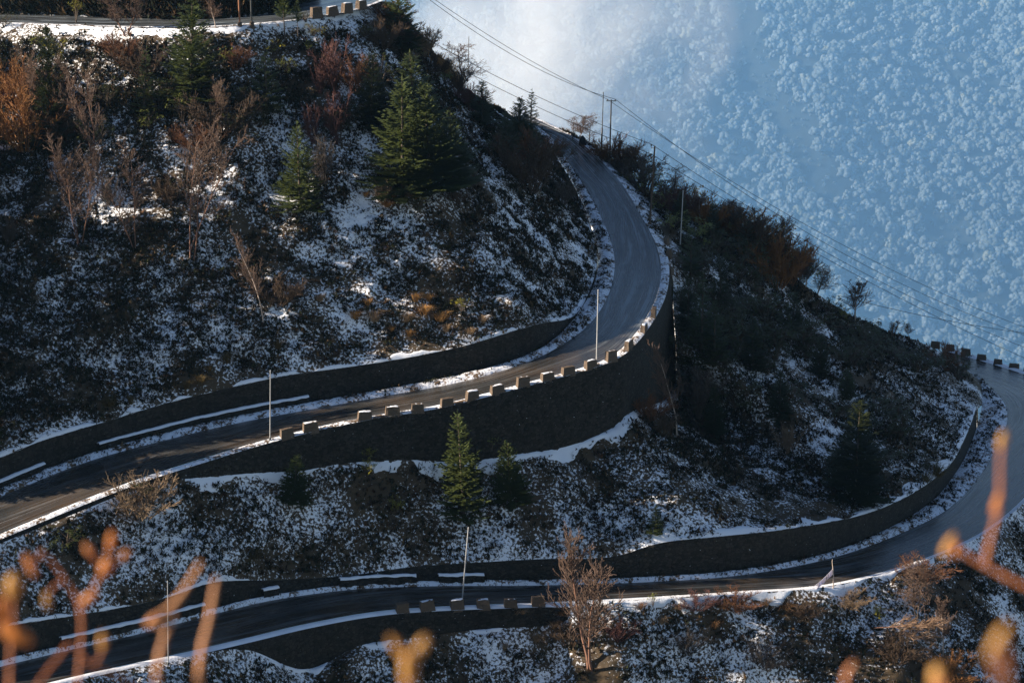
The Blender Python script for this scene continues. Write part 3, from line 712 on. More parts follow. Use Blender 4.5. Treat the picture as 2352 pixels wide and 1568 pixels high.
for a in [(1362, 1540, 1240, VASE[3], 'large brush-headed brown'), (2165, 1505, 1362, VASE[1], 'pale leaning'), (2110, 1432, 1278, VASE[2], 'bushy-topped'), (1850, 645, 556, VASE[1], 'pale fan-shaped'),
          (1872, 684, 610, VASE[2], 'black twisted'), (1965, 742, 630, VASE[1], 'oval-crowned grey'), (2088, 778, 735, VASE[1], 'tiny grey'), (2048, 772, 735, VASE[3], 'tiny brown'),
          (1314, 322, 270, VASE[0], 'small round-headed'), (1331, 326, 263, VASE[1], 'small upright'), (1353, 330, 270, VASE[0], 'small spreading'), (1065, 212, 108, VASE[0], 'dense round-headed'),
          (285, 84, -12, VASE[3], 'brown twiggy'), (1445, 400, 330, VASE[2], 'dark tangled'), (1610, 520, 440, VASE[1], 'grey feathery'), (1705, 545, 462, VASE[2], 'dark bristly'), (1770, 600, 505, VASE[3], 'brown brushy'), (1660, 530, 450, VASE[1], 'tall grey feathery'), (1545, 480, 392, VASE[0], 'dark round-headed'), (1830, 650, 575, VASE[0], 'low dark spreading'), (495, 62, -10, VASE[1], 'thin pale')]:
    tree(a[0], a[1], a[2], a[3], a[4], H0=7, wide=1.9 if a[1] < 1000 else 1.15)
f = place('fallen', 'fallen_tree', TC(VASE[3]), 7, 2003, 1440, 150, 'fallen tree', (.30, .19, .12), 1.0, look='toppled brown', tilt=(0, R(82), 0), rz=R(-8))
def twig(x, yb, h, w, c, look, var=None):
    me = TWIG[var if var is not None else random.randrange(4)]
    place('shrub', 'twiggy_shrub', [('branches', me)], 2.2, x, yb, h, 'twiggy shrub', c, min(max(w / h, .6), 1.8), look=look)
RED, RUST, BRN, ORG, PAL_, GRY = (.115, .050, .042), (.17, .075, .035), (.085, .055, .035), (.26, .115, .035), (.23, .16, .10), (.10, .08, .065)
for a in [(770, 215, 110, 60, RED, 'dark red', 1), (815, 215, 80, 60, RUST, 'rust-coloured', 0), (735, 215, 60, 40, RED, 'dark red', 1), (720, 330, 80, 45, RED, 'dark red', 1), (775, 330, 110, 60, RED, 'dark red', 1), (745, 420, 100, 60, GRY, 'grey', 3),
          (510, 308, 95, 110, BRN, 'brown', 2), (455, 350, 60, 80, RUST, 'rust-coloured', 2), (60, 345, 130, 130, ORG, 'orange', 2), (40, 250, 100, 110, ORG, 'orange', 2), (110, 280, 100, 80, RUST, 'rust-coloured', 0),
          (150, 330, 70, 60, BRN, 'brown', 0), (330, 180, 70, 80, BRN, 'brown', 2), (285, 150, 70, 70, RUST, 'rust-coloured', 0), (540, 160, 50, 50, RUST, 'rust-coloured', 0), (900, 60, 55, 60, RUST, 'rust-coloured', 0),
          (935, 108, 55, 60, RED, 'dark red', 0), (880, 110, 60, 60, BRN, 'brown', 2), (970, 130, 60, 60, PAL_, 'straw-coloured', 0), (1000, 175, 45, 50, BRN, 'brown', 2), (1050, 215, 55, 50, BRN, 'brown', 0), (1080, 255, 55, 60, RED, 'dark red', 0),
          (1215, 440, 120, 110, BRN, 'brown', 2), (1205, 400, 90, 100, RUST, 'rust-coloured', 2), (1240, 395, 70, 55, BRN, 'brown', 0), (1415, 380, 60, 80, RUST, 'rust-coloured', 2), (1455, 420, 70, 80, BRN, 'brown', 2), (1480, 440, 60, 60, GRY, 'grey', 0),
          (1560, 500, 60, 70, RED, 'dark red', 0), (1620, 525, 60, 70, ORG, 'orange', 0), (1680, 545, 60, 80, RUST, 'rust-coloured', 2), (1735, 590, 90, 80, BRN, 'brown', 0), (1785, 660, 110, 100, ORG, 'orange', 2), (1815, 655, 70, 60, RUST, 'rust-coloured', 0),
          (1490, 965, 60, 70, RUST, 'rust-coloured', 0), (330, 1190, 90, 110, PAL_, 'straw-coloured', 2), (1600, 960, 110, 90, GRY, 'grey', 1), (1805, 1040, 60, 60, PAL_, 'straw-coloured', 1), (2170, 850, 55, 60, RUST, 'rust-coloured', 0),
          (1520, 1000, 50, 60, BRN, 'brown', 0), (640, 700, 60, 80, BRN, 'brown', 2), (880, 470, 50, 50, PAL_, 'straw-coloured', 1), (1600, 1400, 35, 70, RED, 'dark red', 2), (1690, 1400, 40, 90, RUST, 'rust-coloured', 2), (1850, 1420, 40, 60, BRN, 'brown', 0),
          (1420, 1470, 50, 60, RED, 'dark red', 0), (1300, 1480, 50, 50, BRN, 'brown', 0), (2180, 1570, 60, 90, ORG, 'orange', 2), (1950, 1395, 40, 60, PAL_, 'straw-coloured', 2), (1580, 1500, 60, 60, GRY, 'grey', 0), (1760, 1530, 60, 80, GRY, 'grey', 2), (2060, 1520, 60, 80, BRN, 'brown', 2),
  (2120, 1330, 45, 80, RUST, 'rust-coloured', 2), (250, 470, 60, 50, GRY, 'grey', 1), (20, 560, 60, 50, GRY, 'grey', 1), (390, 470, 60, 60, BRN, 'brown', 3), (1290, 470, 50, 60, GRY, 'grey', 0), (1050, 470, 40, 50, BRN, 'brown', 0), (1530, 470, 50, 84, BRN, 'brown', 2), (1590, 500, 57, 84, RUST, 'rust-coloured', 2), (1650, 520, 50, 94, GRY, 'grey', 2), (1705, 550, 64, 94, ORG, 'orange', 2), (1760, 590, 64, 94, RUST, 'rust-coloured', 2), (1800, 625, 57, 84, BRN, 'brown', 2), (1835, 655, 60, 60, GRY, 'grey', 0), (1440, 385, 50, 70, GRY, 'grey', 2), (1390, 365, 40, 50, ORG, 'orange', 0)]:
    twig(*a)
def rho(x, yb, h, w, look, var=None, c=(1, 1, 1)):
    M = RHO[var if var is not None else random.randrange(3)]
    place('bush', 'broadleaf_bush', [('stems', M[0]), ('foliage', M[1])], 3 if M is RHO[3] else 2, x, yb, h, 'broadleaf evergreen bush', c, min(max(w / h, .55), 1.6), look=look)
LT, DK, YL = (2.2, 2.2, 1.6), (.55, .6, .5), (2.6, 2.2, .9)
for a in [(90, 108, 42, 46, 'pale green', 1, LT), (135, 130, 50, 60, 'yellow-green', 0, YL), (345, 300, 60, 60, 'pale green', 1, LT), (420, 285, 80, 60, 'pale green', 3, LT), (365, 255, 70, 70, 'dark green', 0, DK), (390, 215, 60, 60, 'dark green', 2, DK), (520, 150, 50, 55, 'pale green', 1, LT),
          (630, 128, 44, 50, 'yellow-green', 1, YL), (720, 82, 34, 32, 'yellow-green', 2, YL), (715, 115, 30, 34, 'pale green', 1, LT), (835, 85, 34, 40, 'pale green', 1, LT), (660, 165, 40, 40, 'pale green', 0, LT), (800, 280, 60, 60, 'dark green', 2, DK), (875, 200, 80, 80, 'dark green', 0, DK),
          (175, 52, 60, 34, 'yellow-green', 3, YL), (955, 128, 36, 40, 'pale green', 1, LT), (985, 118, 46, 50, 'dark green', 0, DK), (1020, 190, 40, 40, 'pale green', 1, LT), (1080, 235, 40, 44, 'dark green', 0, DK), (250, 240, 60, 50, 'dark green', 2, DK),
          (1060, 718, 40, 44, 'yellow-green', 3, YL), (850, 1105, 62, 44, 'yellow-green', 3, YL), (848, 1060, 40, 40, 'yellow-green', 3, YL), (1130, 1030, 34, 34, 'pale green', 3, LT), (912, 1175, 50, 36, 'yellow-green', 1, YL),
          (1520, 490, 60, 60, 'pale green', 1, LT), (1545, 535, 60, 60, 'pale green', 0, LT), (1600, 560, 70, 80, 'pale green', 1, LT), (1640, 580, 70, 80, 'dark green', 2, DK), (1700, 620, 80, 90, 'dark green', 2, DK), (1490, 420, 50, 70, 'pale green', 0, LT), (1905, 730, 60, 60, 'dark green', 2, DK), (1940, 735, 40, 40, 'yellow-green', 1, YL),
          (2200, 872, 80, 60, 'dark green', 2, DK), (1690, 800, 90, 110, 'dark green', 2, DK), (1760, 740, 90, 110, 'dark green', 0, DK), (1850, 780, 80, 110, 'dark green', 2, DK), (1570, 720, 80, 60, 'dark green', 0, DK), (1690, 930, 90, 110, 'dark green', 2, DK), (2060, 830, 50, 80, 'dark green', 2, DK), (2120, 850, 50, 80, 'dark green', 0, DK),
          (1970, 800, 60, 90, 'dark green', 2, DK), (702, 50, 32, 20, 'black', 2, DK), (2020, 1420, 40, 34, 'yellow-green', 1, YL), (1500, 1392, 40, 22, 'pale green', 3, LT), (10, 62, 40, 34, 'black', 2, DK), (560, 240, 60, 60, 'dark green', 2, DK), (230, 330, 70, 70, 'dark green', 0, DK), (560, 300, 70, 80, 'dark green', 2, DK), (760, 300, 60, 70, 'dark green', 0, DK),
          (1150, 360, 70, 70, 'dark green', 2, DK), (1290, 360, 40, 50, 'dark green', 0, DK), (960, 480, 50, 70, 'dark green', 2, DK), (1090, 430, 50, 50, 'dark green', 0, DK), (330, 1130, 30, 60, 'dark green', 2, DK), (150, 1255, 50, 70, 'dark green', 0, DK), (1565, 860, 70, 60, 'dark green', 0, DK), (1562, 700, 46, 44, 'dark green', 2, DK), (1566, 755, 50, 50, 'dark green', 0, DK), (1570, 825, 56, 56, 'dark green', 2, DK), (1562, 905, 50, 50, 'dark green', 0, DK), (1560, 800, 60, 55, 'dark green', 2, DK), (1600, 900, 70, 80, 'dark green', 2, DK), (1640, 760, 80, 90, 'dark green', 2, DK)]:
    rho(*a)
random.seed(77)
for x, y, hh, ww in [(x_, y_, h_ * 1.35, w_ * 1.25) for x_, y_, h_, w_ in [(1545, 465, 46, 60), (1575, 490, 50, 70), (1615, 505, 46, 70), (1668, 530, 52, 76), (1725, 560, 56, 80), (1752, 578, 50, 70), (1790, 612, 56, 76), (1822, 640, 50, 64), (1470, 430, 40, 60), (1425, 378, 34, 50)]]:
    rho(x, y, hh, ww, 'golden-brown' if x % 2 else 'olive', 0 if x % 3 else 2, (2.3, 1.35, .5) if x % 2 else (1.2, 1.2, .8))
for k in range(40):
    x = random.uniform(1560, 2130); rl = float(np.interp(x, [1560, 1740, 1860, 2000, 2140], [500, 562, 662, 747, 797]))
    y = random.uniform(rl + 45, min(rl + 330, 1130 - (x - 1560) * .05))
    hh = random.uniform(34, 70)
    rho(x, y, hh, hh * random.uniform(1.0, 1.5), 'blackish green', random.choice((0, 2)), (.45, .5, .4))
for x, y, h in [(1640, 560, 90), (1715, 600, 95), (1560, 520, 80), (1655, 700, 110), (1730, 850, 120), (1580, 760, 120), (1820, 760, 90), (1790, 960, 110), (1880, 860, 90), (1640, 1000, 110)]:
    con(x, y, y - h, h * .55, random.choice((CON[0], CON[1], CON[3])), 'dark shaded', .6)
GOLD, TAN, DGR = (.52, .30, .11), (.46, .33, .20), (.16, .12, .05)
def gr(x, yb, h, w, c, look): place('grass', 'grass_tuft', [('blades', random.choice(TUF))], .8, x, yb, h, 'grass tuft', c, min(max(w / h / 1.6, .6), 1.7), look=look)
random.seed(9)
for a in [(905, 52, 26, 50), (955, 92, 24, 50), (1000, 142, 26, 50), (1015, 150, 24, 40), (1035, 165, 24, 44), (940, 138, 22, 44), (860, 60, 22, 40), (985, 112, 22, 40), (915, 62, 34, 60), (930, 75, 34, 60), (960, 105, 34, 60), (1005, 150, 36, 64), (1022, 160, 36, 64), (1042, 175, 34, 60), (1055, 190, 30, 54), (975, 125, 34, 60), (890, 70, 30, 50), (870, 90, 28, 50), (1030, 172, 36, 60)]: gr(*a, GOLD if random.random() < .6 else TAN, 'golden')
for a in [(905, 450, 18, 40), (930, 452, 20, 50), (955, 455, 18, 40), (870, 448, 16, 30), (840, 450, 16, 30), (890, 472, 16, 30), (955, 690, 26, 34), (975, 720, 26, 40), (935, 735, 24, 34), (860, 735, 34, 40), (845, 700, 22, 30), (1010, 735, 26, 36), (1025, 760, 24, 36), (1110, 740, 22, 34), (1080, 765, 20, 30), (985, 690, 24, 34), (900, 760, 20, 30), (815, 730, 24, 26), (940, 770, 20, 30), (735, 690, 20, 30)]: gr(*a, TAN if random.random() < .5 else GOLD, 'golden')
for a in [(250, 930, 26, 40), (300, 925, 26, 40), (460, 880, 30, 40), (520, 830, 30, 40), (480, 850, 26, 40), (640, 800, 24, 34), (430, 890, 24, 34), (2150, 1090, 30, 50), (2125, 1105, 24, 40), (580, 1280, 26, 50)]: gr(*a, DGR, 'dull brown')
for a in [(1270, 1440, 18, 30), (1230, 1470, 22, 40), (1160, 1490, 22, 30), (1290, 1410, 16, 30), (1200, 1405, 14, 24), (1380, 1400, 18, 36), (1470, 1395, 16, 36), (1555, 1395, 16, 36), (1660, 1392, 18, 40), (1760, 1385, 18, 36), (1800, 1395, 18, 36), (1640, 1440, 22, 40), (1520, 1430, 22, 36)]: gr(*a, TAN if random.random() < .4 else (.30, .17, .08), 'tawny')

# ------------------------------------------------------------------ labels that single plants out
ORD = ['first', 'second', 'third', 'fourth', 'fifth', 'sixth', 'seventh', 'eighth', 'ninth', 'tenth', 'eleventh', 'twelfth', 'thirteenth', 'fourteenth', 'fifteenth', 'sixteenth', 'seventeenth', 'eighteenth', 'nineteenth', 'twentieth']
ORD += ['twenty-' + w for w in ORD[:9]] + ['thirtieth'] + ['thirty-' + w for w in ORD[:9]] + ['fortieth'] + ['forty-' + w for w in ORD[:9]]
def area(z, x, y):
    if x < -20: return 'standing beyond the left edge of the view'
    if z in ('upper', 'bank'):
        if y < 110: return 'just below the top road' if x < 850 else 'on the high ridge shoulder'
        if x > 990: return 'on the slope left of the hairpin'
        return 'high on the upper hillside' if y < 400 else 'low on the upper hillside'
    if z == 'middle' or (z in ('verge', 'wall') and 1300 < x and y < 900): return 'on the spur right of the hairpin' if x > 1480 and y < 1130 else ('beside the hairpin top' if y < 450 else 'between the hairpin road and lowest road')
    if z == 'lower' or y > 1340: return 'below the lowest road'
    return 'beside the hairpin road'
bk = {}
for p in PLANTED: bk.setdefault((p[5], p[6], area(p[2], p[3], p[4])), []).append(p)
GRP = {'conifer': 'conifers on the hillside', 'tree': 'leafless trees on the hillside', 'shrub': 'twiggy shrubs on the hillside', 'bush': 'broadleaf evergreen bushes on the hillside', 'grass': 'dry grass tufts on the hillside'}
CATS = {'conifer': 'conifer', 'tree': 'tree', 'fallen': 'fallen tree', 'shrub': 'shrub', 'bush': 'bush', 'grass': 'grass'}
for (look, word, ar), L in bk.items():
    L.sort(key=lambda p: p[3])
    for i, p in enumerate(L):
        lab = f'{look} {word} {ar}' + ('' if len(L) == 1 else f', {ORD[i]} from the left')
        tag(p[0], lab, CATS[p[1]], GRP.get(p[1]))

# ------------------------------------------------------------------ guard stones
def stone_mesh(seed, w=1.6, d=.62, h=1.0):
    bm = bmesh.new(); bmesh.ops.create_cube(bm, size=1)
    bmesh.ops.subdivide_edges(bm, edges=bm.edges[:], cuts=5, use_grid_fill=True)
    bm.verts.ensure_lookup_table()
    for v in bm.verts:
        z = v.co.z + .5; t = 1 - .14 * z
        c = np.array([v.co.x * w * t, v.co.y * d * (1 - .2 * z), z * (h + .25) - .25])
        q = np.array([vnoise(c * 2.7 + k * 17.3 + seed, seed) for k in range(3)]) * .045
        v.co = Vector(c + q)
    me = bpy.data.meshes.new('guard_stone'); bm.to_mesh(me); bm.free(); me.materials.append(MAT['guard']); return me
STM = [stone_mesh(k) for k in range(4)]
def cap_mesh(seed, w=1.6, d=.62, h=1.0):
    n, m = 12, 7; gx, gy = np.meshgrid(np.linspace(-.5, .5, n), np.linspace(-.5, .5, m), indexing='ij')
    P = np.stack([gx * w * .84, gy * d * .78, np.full_like(gx, h)], -1)
    e = np.clip(np.minimum(.5 - np.abs(gx), .5 - np.abs(gy)) / .12, 0, 1)
    P[..., 2] += -.03 + .05 * e + .05 * fbm(P * 3 + seed * 7, 3, seed)
    P[..., :2] += .05 * np.stack([fbm(P * 4 + 3, 2, seed), fbm(P * 4 + 9, 2, seed)], -1)
    return mesh_from('snow_dusting', P.reshape(-1, 3), grid_faces(n, m), 'snow_cap', smooth=True)
CPM = [cap_mesh(k) for k in range(4)]
def put_stone(P, tang, label, group, i, s=1.0, cap=False):
    o = obj('guard_stone', STM[i % 4], label=label, cat='guard stone', group=group)
    o.location = P; o.rotation_euler = (random.gauss(0, .03), random.gauss(0, .03), math.atan2(tang[1], tang[0]) + random.gauss(0, .05)); o.scale = (s * random.uniform(.9, 1.12), s, s * random.uniform(.85, 1.12))
    if cap: obj('snow_dusting', CPM[i % 4], parent=o)
def stones(C, cols, desc, group, s=1.0, inset=.72):
    L = offset(C, inset)
    px, py, _ = to_px(L); tg = np.gradient(L, axis=0)
    for i, (x, y) in enumerate(cols):
        k = int(np.argmin(np.abs(px - x) + (0 if y is None else .8 * np.abs(py - y))))
        put_stone(L[k] + np.array([0, 0, .02]), tg[k], f'{desc}, {ORD[i]} from the left', group, i, s, (i * 7) % 5 != 0)
stones(uo[:i0 + 1], [(x, None) for x in (659, 713, 836, 902, 963, 1025, 1086, 1143, 1201, 1255, 1307, 1357, 1405, 1443, 1478, 1500)], 'squat guard stone on the hairpin road valley edge', 'guard stones along the hairpin road', .9)
stones(lo, [(x, None) for x in (921, 980, 1045, 1107, 1168, 1238)], 'squat guard stone on the lowest road valley edge', 'guard stones along the lowest road', .9)
stones(to, [(726, None), (765, None), (797, None), (828, None)], 'dark guard stone on the valley edge of the top road', 'guard stones along the top road', 1.0, .3)
xs_ = [(1531, 560), (1536, 590), (1540, 628)]
for i, (x, y) in enumerate(xs_):
    P, _, _ = drop(x, y)
    if P is not None: put_stone(P, (.25, 1, 0), f'sunlit guard stone at the outer edge of the hairpin bend, {ORD[i]} from the top', 'guard stones at the hairpin bend', i, .9)
kl = to_px(lo)
for i, (x, y) in enumerate([(2148, 796), (2182, 803), (2218, 815), (2254, 825), (2292, 836), (2329, 846), (2362, 856)]):
    P = at_z(x, y, -82.2 + .1)
    put_stone(P, (1, -.35, 0), f'sunlit guard stone on the far right bend, {ORD[i]} from the left', 'guard stones on the far right bend', i, .92)

# ------------------------------------------------------------------ low drain walls with snow on top
def drain_wall(pts, zoff, C, label):
    x0, x1 = pts; xs = np.linspace(x0, x1, max(24, int((x1 - x0) / 6)))
    L = col_interp(C, xs) + np.array([0, -.25, zoff]); n = len(L)
    t = np.gradient(L, axis=0); t[:, 2] = 0; t /= np.linalg.norm(t, axis=1)[:, None]; s = np.c_[-t[:, 1], t[:, 0], 0 * xs]
    jit = lambda a, k: (fbm(L * 1.3 + k, 2, 5)[:, None] * a)
    h = .75
    prof = [(-.22, -.6), (-.20, h), (.20, h), (.22, -.6)]
    V = np.stack([L + s * a + np.array([0, 0, b]) + jit(.05, k) for k, (a, b) in enumerate(prof)], 1).reshape(-1, 3)
    F = grid_faces(n, 4); o = obj('drain_wall', mesh_from('drain_wall', V, F, 'wall'), label=label, cat='low wall', group='low walls between road and bank')
    cp = [(-.25, h - .02), (-.22, h + .10), (-.05, h + .17), (.12, h + .16), (.24, h + .08), (.25, h - .02)]
    V = np.stack([L + s * a + np.array([0, 0, b]) + jit(.10, k * .12) for k, (a, b) in enumerate(cp)], 1).reshape(-1, 3)
    obj('snow_cap', mesh_from('snow_cap', V, grid_faces(n, 6), 'snow_cap', smooth=True), parent=o)
drain_wall((-300, 105), .0, uf, 'short snow-capped low wall at the left end of the hairpin road')
drain_wall((228, 710), .0, uf, 'long snow-capped low wall under the breast wall of the hairpin road')
drain_wall((141, 472), .0, lf, 'snow-capped low wall beside the lowest road near the lower left corner')
drain_wall((604, 640), .0, lf, 'very short snow-capped low wall beside the lowest road')
drain_wall((780, 957), .0, lf, 'snow-capped low wall on the uphill side of the lowest road, left of the leaning pole')
drain_wall((1007, 1112), .0, lf, 'short snow-capped low wall right behind the leaning grey pole')

# ------------------------------------------------------------------ poles, wires
def tube_mesh(name, P, r, mat, sides=8):
    P = np.asarray(P, float); n = len(P); r = np.full(n, r) if np.isscalar(r) else np.asarray(r)
    t = np.gradient(P, axis=0); t /= np.linalg.norm(t, axis=1)[:, None]
    h = np.array([0, 1.0, 0]) if abs(t[0][1]) < .8 else np.array([1.0, 0, 0])
    u = np.cross(t, h); u /= np.linalg.norm(u, axis=1)[:, None]; w = np.cross(t, u)
    a = np.linspace(0, 2 * np.pi, sides, endpoint=False)
    V = (P[:, None] + r[:, None, None] * (np.cos(a)[None, :, None] * u[:, None] + np.sin(a)[None, :, None] * w[:, None])).reshape(-1, 3)
    i, j = np.meshgrid(np.arange(n - 1), np.arange(sides), indexing='ij'); i, j = i.ravel(), j.ravel(); k = (j + 1) % sides
    F = np.c_[i * sides + j, i * sides + k, (i + 1) * sides + k, (i + 1) * sides + j]
    return mesh_from(name, V, F, mat, smooth=True)
def pole(xb, yb, xt, yt, label, mat, r=.06, D=None, extra=None, name='pole'):
    P, _, _ = drop(xb, yb)
    if D is not None: P = at_d(xb, yb, D)
    T = at_y(xt, yt, P[1]); T[1] = P[1]
    e = bpy.data.objects.new(name, None); COL.objects.link(e); e.location = P
    tag(e, label, 'pole', 'roadside poles')
    B = np.array([0, 0, -.4]); Tl = T - P; n = 6
    obj('shaft', tube_mesh('shaft', [B + (Tl - B) * k / n for k in range(n + 1)], np.linspace(r, r * .75, n + 1), mat), parent=e)
    obj('footing', tube_mesh('footing', [B, B * .2, np.array([0, 0, .22]), np.array([0, 0, .25])], [r * 2.2, r * 2.1, r * 1.8, .01], 'metal_dark' if mat != 'wood_pole' else 'wood_pole'), parent=e)
    obj('cap', tube_mesh('cap', [Tl - Tl * .002, Tl, Tl + np.array([0, 0, .06])], [r * .95, r * .95, .01], mat), parent=e)
    if extra: extra(e, Tl)
    return e, P, T
pole(1370, 832, 1374, 665, 'bright grey metal pole beside the sunlit stretch of the hairpin road', 'metal_grey', .075)
pole(620, 1006, 621, 850, 'thin grey metal pole at the left end of the hairpin guard stones', 'metal_grey', .06)
pole(1060, 1384, 1076, 1210, 'leaning grey metal pole among the guard stones of the lowest road', 'metal_grey', .075)
pole(386, 1525, 385, 1333, 'thin grey pole near the lower left corner beside the lowest road', 'metal_grey', .05)
pole(1562, 565, 1569, 437, 'pale pole rising from bushes right of the hairpin', 'metal_grey', .085)
pole(1075, 160, 1077, 84, 'thin dark pole behind the round bare tree on the ridge', 'metal_dark', .055, D=262)
def sleeve(e, T):
    obj('sleeve', tube_mesh('sleeve', [np.array([0, 0, 0]), T * .42, T * .43], [.13, .12, .07], 'metal_dark'), parent=e)
pole(1381, 352, 1386, 212, 'thin two-piece dark pole left of the wire-carrying pole by the hairpin top', 'metal_dark', .075, extra=sleeve)
def arm_top(e, T):
    obj('crossarm', tube_mesh('crossarm', [T + np.array([-.7, 0, -.15]), T + np.array([.7, 0, -.15])], .06, 'metal_dark'), parent=e)
    for s in (-.55, .55): obj('insulator', tube_mesh('insulator', [T + np.array([s, 0, -.12]), T + np.array([s, 0, .05]), T + np.array([s, 0, .12])], [.05, .08, .03], 'metal_dark'), parent=e)
_, pA, tA = pole(1400, 372, 1404, 229, 'tall dark pole carrying wires above the hairpin top', 'metal_dark', .12, extra=arm_top)
def arm_side(e, T):
    for dz in (-.15, -1.35):
        obj('bracket', tube_mesh('bracket', [T + np.array([.1, 0, dz - .1]), T + np.array([-.45, 0, dz - .1]), T + np.array([-.45, 0, dz + .2])], .045, 'rust'), parent=e)
        obj('insulator', tube_mesh('insulator', [T + np.array([-.45, 0, dz + .15]), T + np.array([-.45, 0, dz + .3]), T + np.array([-.45, 0, dz + .42])], [.06, .12, .04], 'metal_dark'), parent=e)
_, pB, tB = pole(1492, 514, 1504, 335, 'wooden pole with two side insulators on the right verge of the hairpin', 'wood_pole', .13, extra=arm_side)
def wire(P0, P1, sag, label, r=.026, P2=None, sag2=0):
    t = np.linspace(0, 1, 24)[:, None]; C = P0 * (1 - t) + P1 * t; C[:, 2] -= sag * 4 * (t * (1 - t))[:, 0]
    if P2 is not None:
        D = P1 * (1 - t) + P2 * t; D[:, 2] -= sag2 * 4 * (t * (1 - t))[:, 0]; C = np.vstack([C, D[1:]])
    obj('wire', tube_mesh('wire', C, r, 'wire', 4), label=label, cat='wire', group='overhead wires')
wire(at_d(975, -18, 205), tA + np.array([-.55, 0, .1]), .8, 'upper wire of the pair held by the tall dark pole', .036, at_d(2420, 775, 300), 3.0)
wire(at_d(985, -2, 205), tA + np.array([.55, 0, .1]), 1.4, 'lower wire of the pair held by the tall dark pole', .036, at_d(2420, 790, 296), 4.0)
wire(at_d(940, 66, 214), tB + np.array([-.45, 0, .25]), .8, 'faint overhead wire meeting the upper insulator of the wooden pole', .032, at_d(2420, 822, 290), 2.2)
wire(at_d(940, 92, 212), tB + np.array([-.45, 0, -1.0]), .8, 'faint overhead wire meeting the lower insulator of the wooden pole', .032, at_d(2420, 850, 286), 1.5)
wire(at_d(1925, 678, 250), at_d(2420, 772, 270), .6, 'single wire stretching from the spur trees to the right edge', .034)
# H-frame at the top road
P1_, _, _ = drop(551, 57); P2_, _, _ = drop(563, 60)
e = bpy.data.objects.new('double_post', None); COL.objects.link(e); e.location = P1_
tag(e, 'rusty double post with cross brace on the snowy edge of the top road', 'post')
d2 = P2_ - P1_; d2 = d2 / np.linalg.norm(d2) * max(np.linalg.norm(d2[:2]), 1.4); d2[2] = 0
for k, (b, m) in enumerate(((np.zeros(3), 'rust'), (d2, 'metal_dark'))):
    obj('post', tube_mesh('post', [b + np.array([0, 0, z]) for z in (-.4, 2, 4, 6, 8)], .10, m), parent=e)
    obj('footing', tube_mesh('footing', [b + np.array([0, 0, z]) for z in (-.5, -.1, .45, .5)], [.34, .3, .24, .02], 'guard'), parent=e)
for z0, z1 in ((4.1, 3.7), (3.9, 6.2), (6.2, 3.9), (6.4, 6.4)):
    obj('brace', tube_mesh('brace', [np.array([0, 0, z0]), d2 + np.array([0, 0, z1])], .06, 'rust'), parent=e)

# ------------------------------------------------------------------ prayer flags
P, _, _ = drop(1914, 1350); T = at_y(1912, 1282, P[1])
e = bpy.data.objects.new('flag_pole', None); COL.objects.link(e); e.location = P
tag(e, 'crooked stick with a slanting string of pale prayer flags beside the lowest road', 'prayer flags')
Tl = T - P; Tl[1] = 0
bend = [np.array([0, 0, -.3]), Tl * .35 + np.array([.05, 0, 0]), Tl * .65 + np.array([.02, 0, 0]), Tl * .9 + np.array([-.03, 0, 0]), Tl]
obj('stick', tube_mesh('stick', bend, [.06, .055, .045, .035, .02], 'bark_pale'), parent=e)
Q, _, _ = drop(1868, 1352); S0 = Tl * .66; S1 = (Q - P) + np.array([0, 0, .3])
tl = np.linspace(0, 1, 14)[:, None]; SS = S0 * (1 - tl) + S1 * tl; SS[:, 2] -= .5 * (tl * (1 - tl))[:, 0]
obj('string', tube_mesh('string', SS, .015, 'flag_cloth', 4), parent=e)
for k in range(11):
    a, b = SS[k], SS[k + 1]; a2_, b2_ = a + (b - a) * .08, a + (b - a) * .92; hh = .62 * random.uniform(.8, 1.1)
    gx, gz = np.meshgrid(np.linspace(0, 1, 5), np.linspace(0, 1, 4), indexing='ij')
    V = a2_ + (b2_ - a2_) * gx[..., None] + np.array([0, 0, -hh]) * gz[..., None] + np.array([.1, .16, 0]) * (np.sin(gx * 5 + k) * gz)[..., None]
    o = obj('flag', mesh_from('flag', V.reshape(-1, 3), grid_faces(5, 4), 'flag_cloth', smooth=True), parent=e)
    o.color = random.choice([(1, 1, 1, 1), (.85, .85, 1, 1), (1, .9, .9, 1)])

# ------------------------------------------------------------------ person walking at the hairpin top
P = at_z(1338, 342, -49.75 + .05); H = metres(31, P); s = H / 1.72
pb = bpy.data.meshes.new('person')
sk = {'pelvis': (0, 0, .95, .14), 'waist': (0, 0, 1.12, .13), 'chest': (0, 0, 1.35, .16), 'neck': (0, 0, 1.50, .06), 'head': (0, -.01, 1.60, .095), 'crown': (0, 0, 1.70, .07),
      'hl': (-.10, 0, .9, .10), 'kl': (-.13, -.10, .5, .07), 'al': (-.14, .04, .08, .045), 'tl': (-.14, -.14, .03, .04),
      'hr': (.10, 0, .9, .10), 'kr': (.13, -.02, .5, .07), 'ar': (.14, .22, .10, .045), 'tr': (.14, .06, .03, .04),
      'sl': (-.19, 0, 1.42, .07), 'el': (-.27, .04, 1.15, .05), 'wl': (-.26, -.10, .92, .035), 'sr': (.19, 0, 1.42, .07), 'er': (.27, .04, 1.15, .05), 'wr': (.26, -.10, .92, .035)}
ks = list(sk); ed = [('pelvis', 'waist'), ('waist', 'chest'), ('chest', 'neck'), ('neck', 'head'), ('head', 'crown'), ('pelvis', 'hl'), ('hl', 'kl'), ('kl', 'al'), ('al', 'tl'), ('pelvis', 'hr'), ('hr', 'kr'), ('kr', 'ar'), ('ar', 'tr'), ('chest', 'sl'), ('sl', 'el'), ('el', 'wl'), ('chest', 'sr'), ('sr', 'er'), ('er', 'wr')]
pb.from_pydata([Vector(sk[k][:3]) for k in ks], [(ks.index(a), ks.index(b)) for a, b in ed], [])
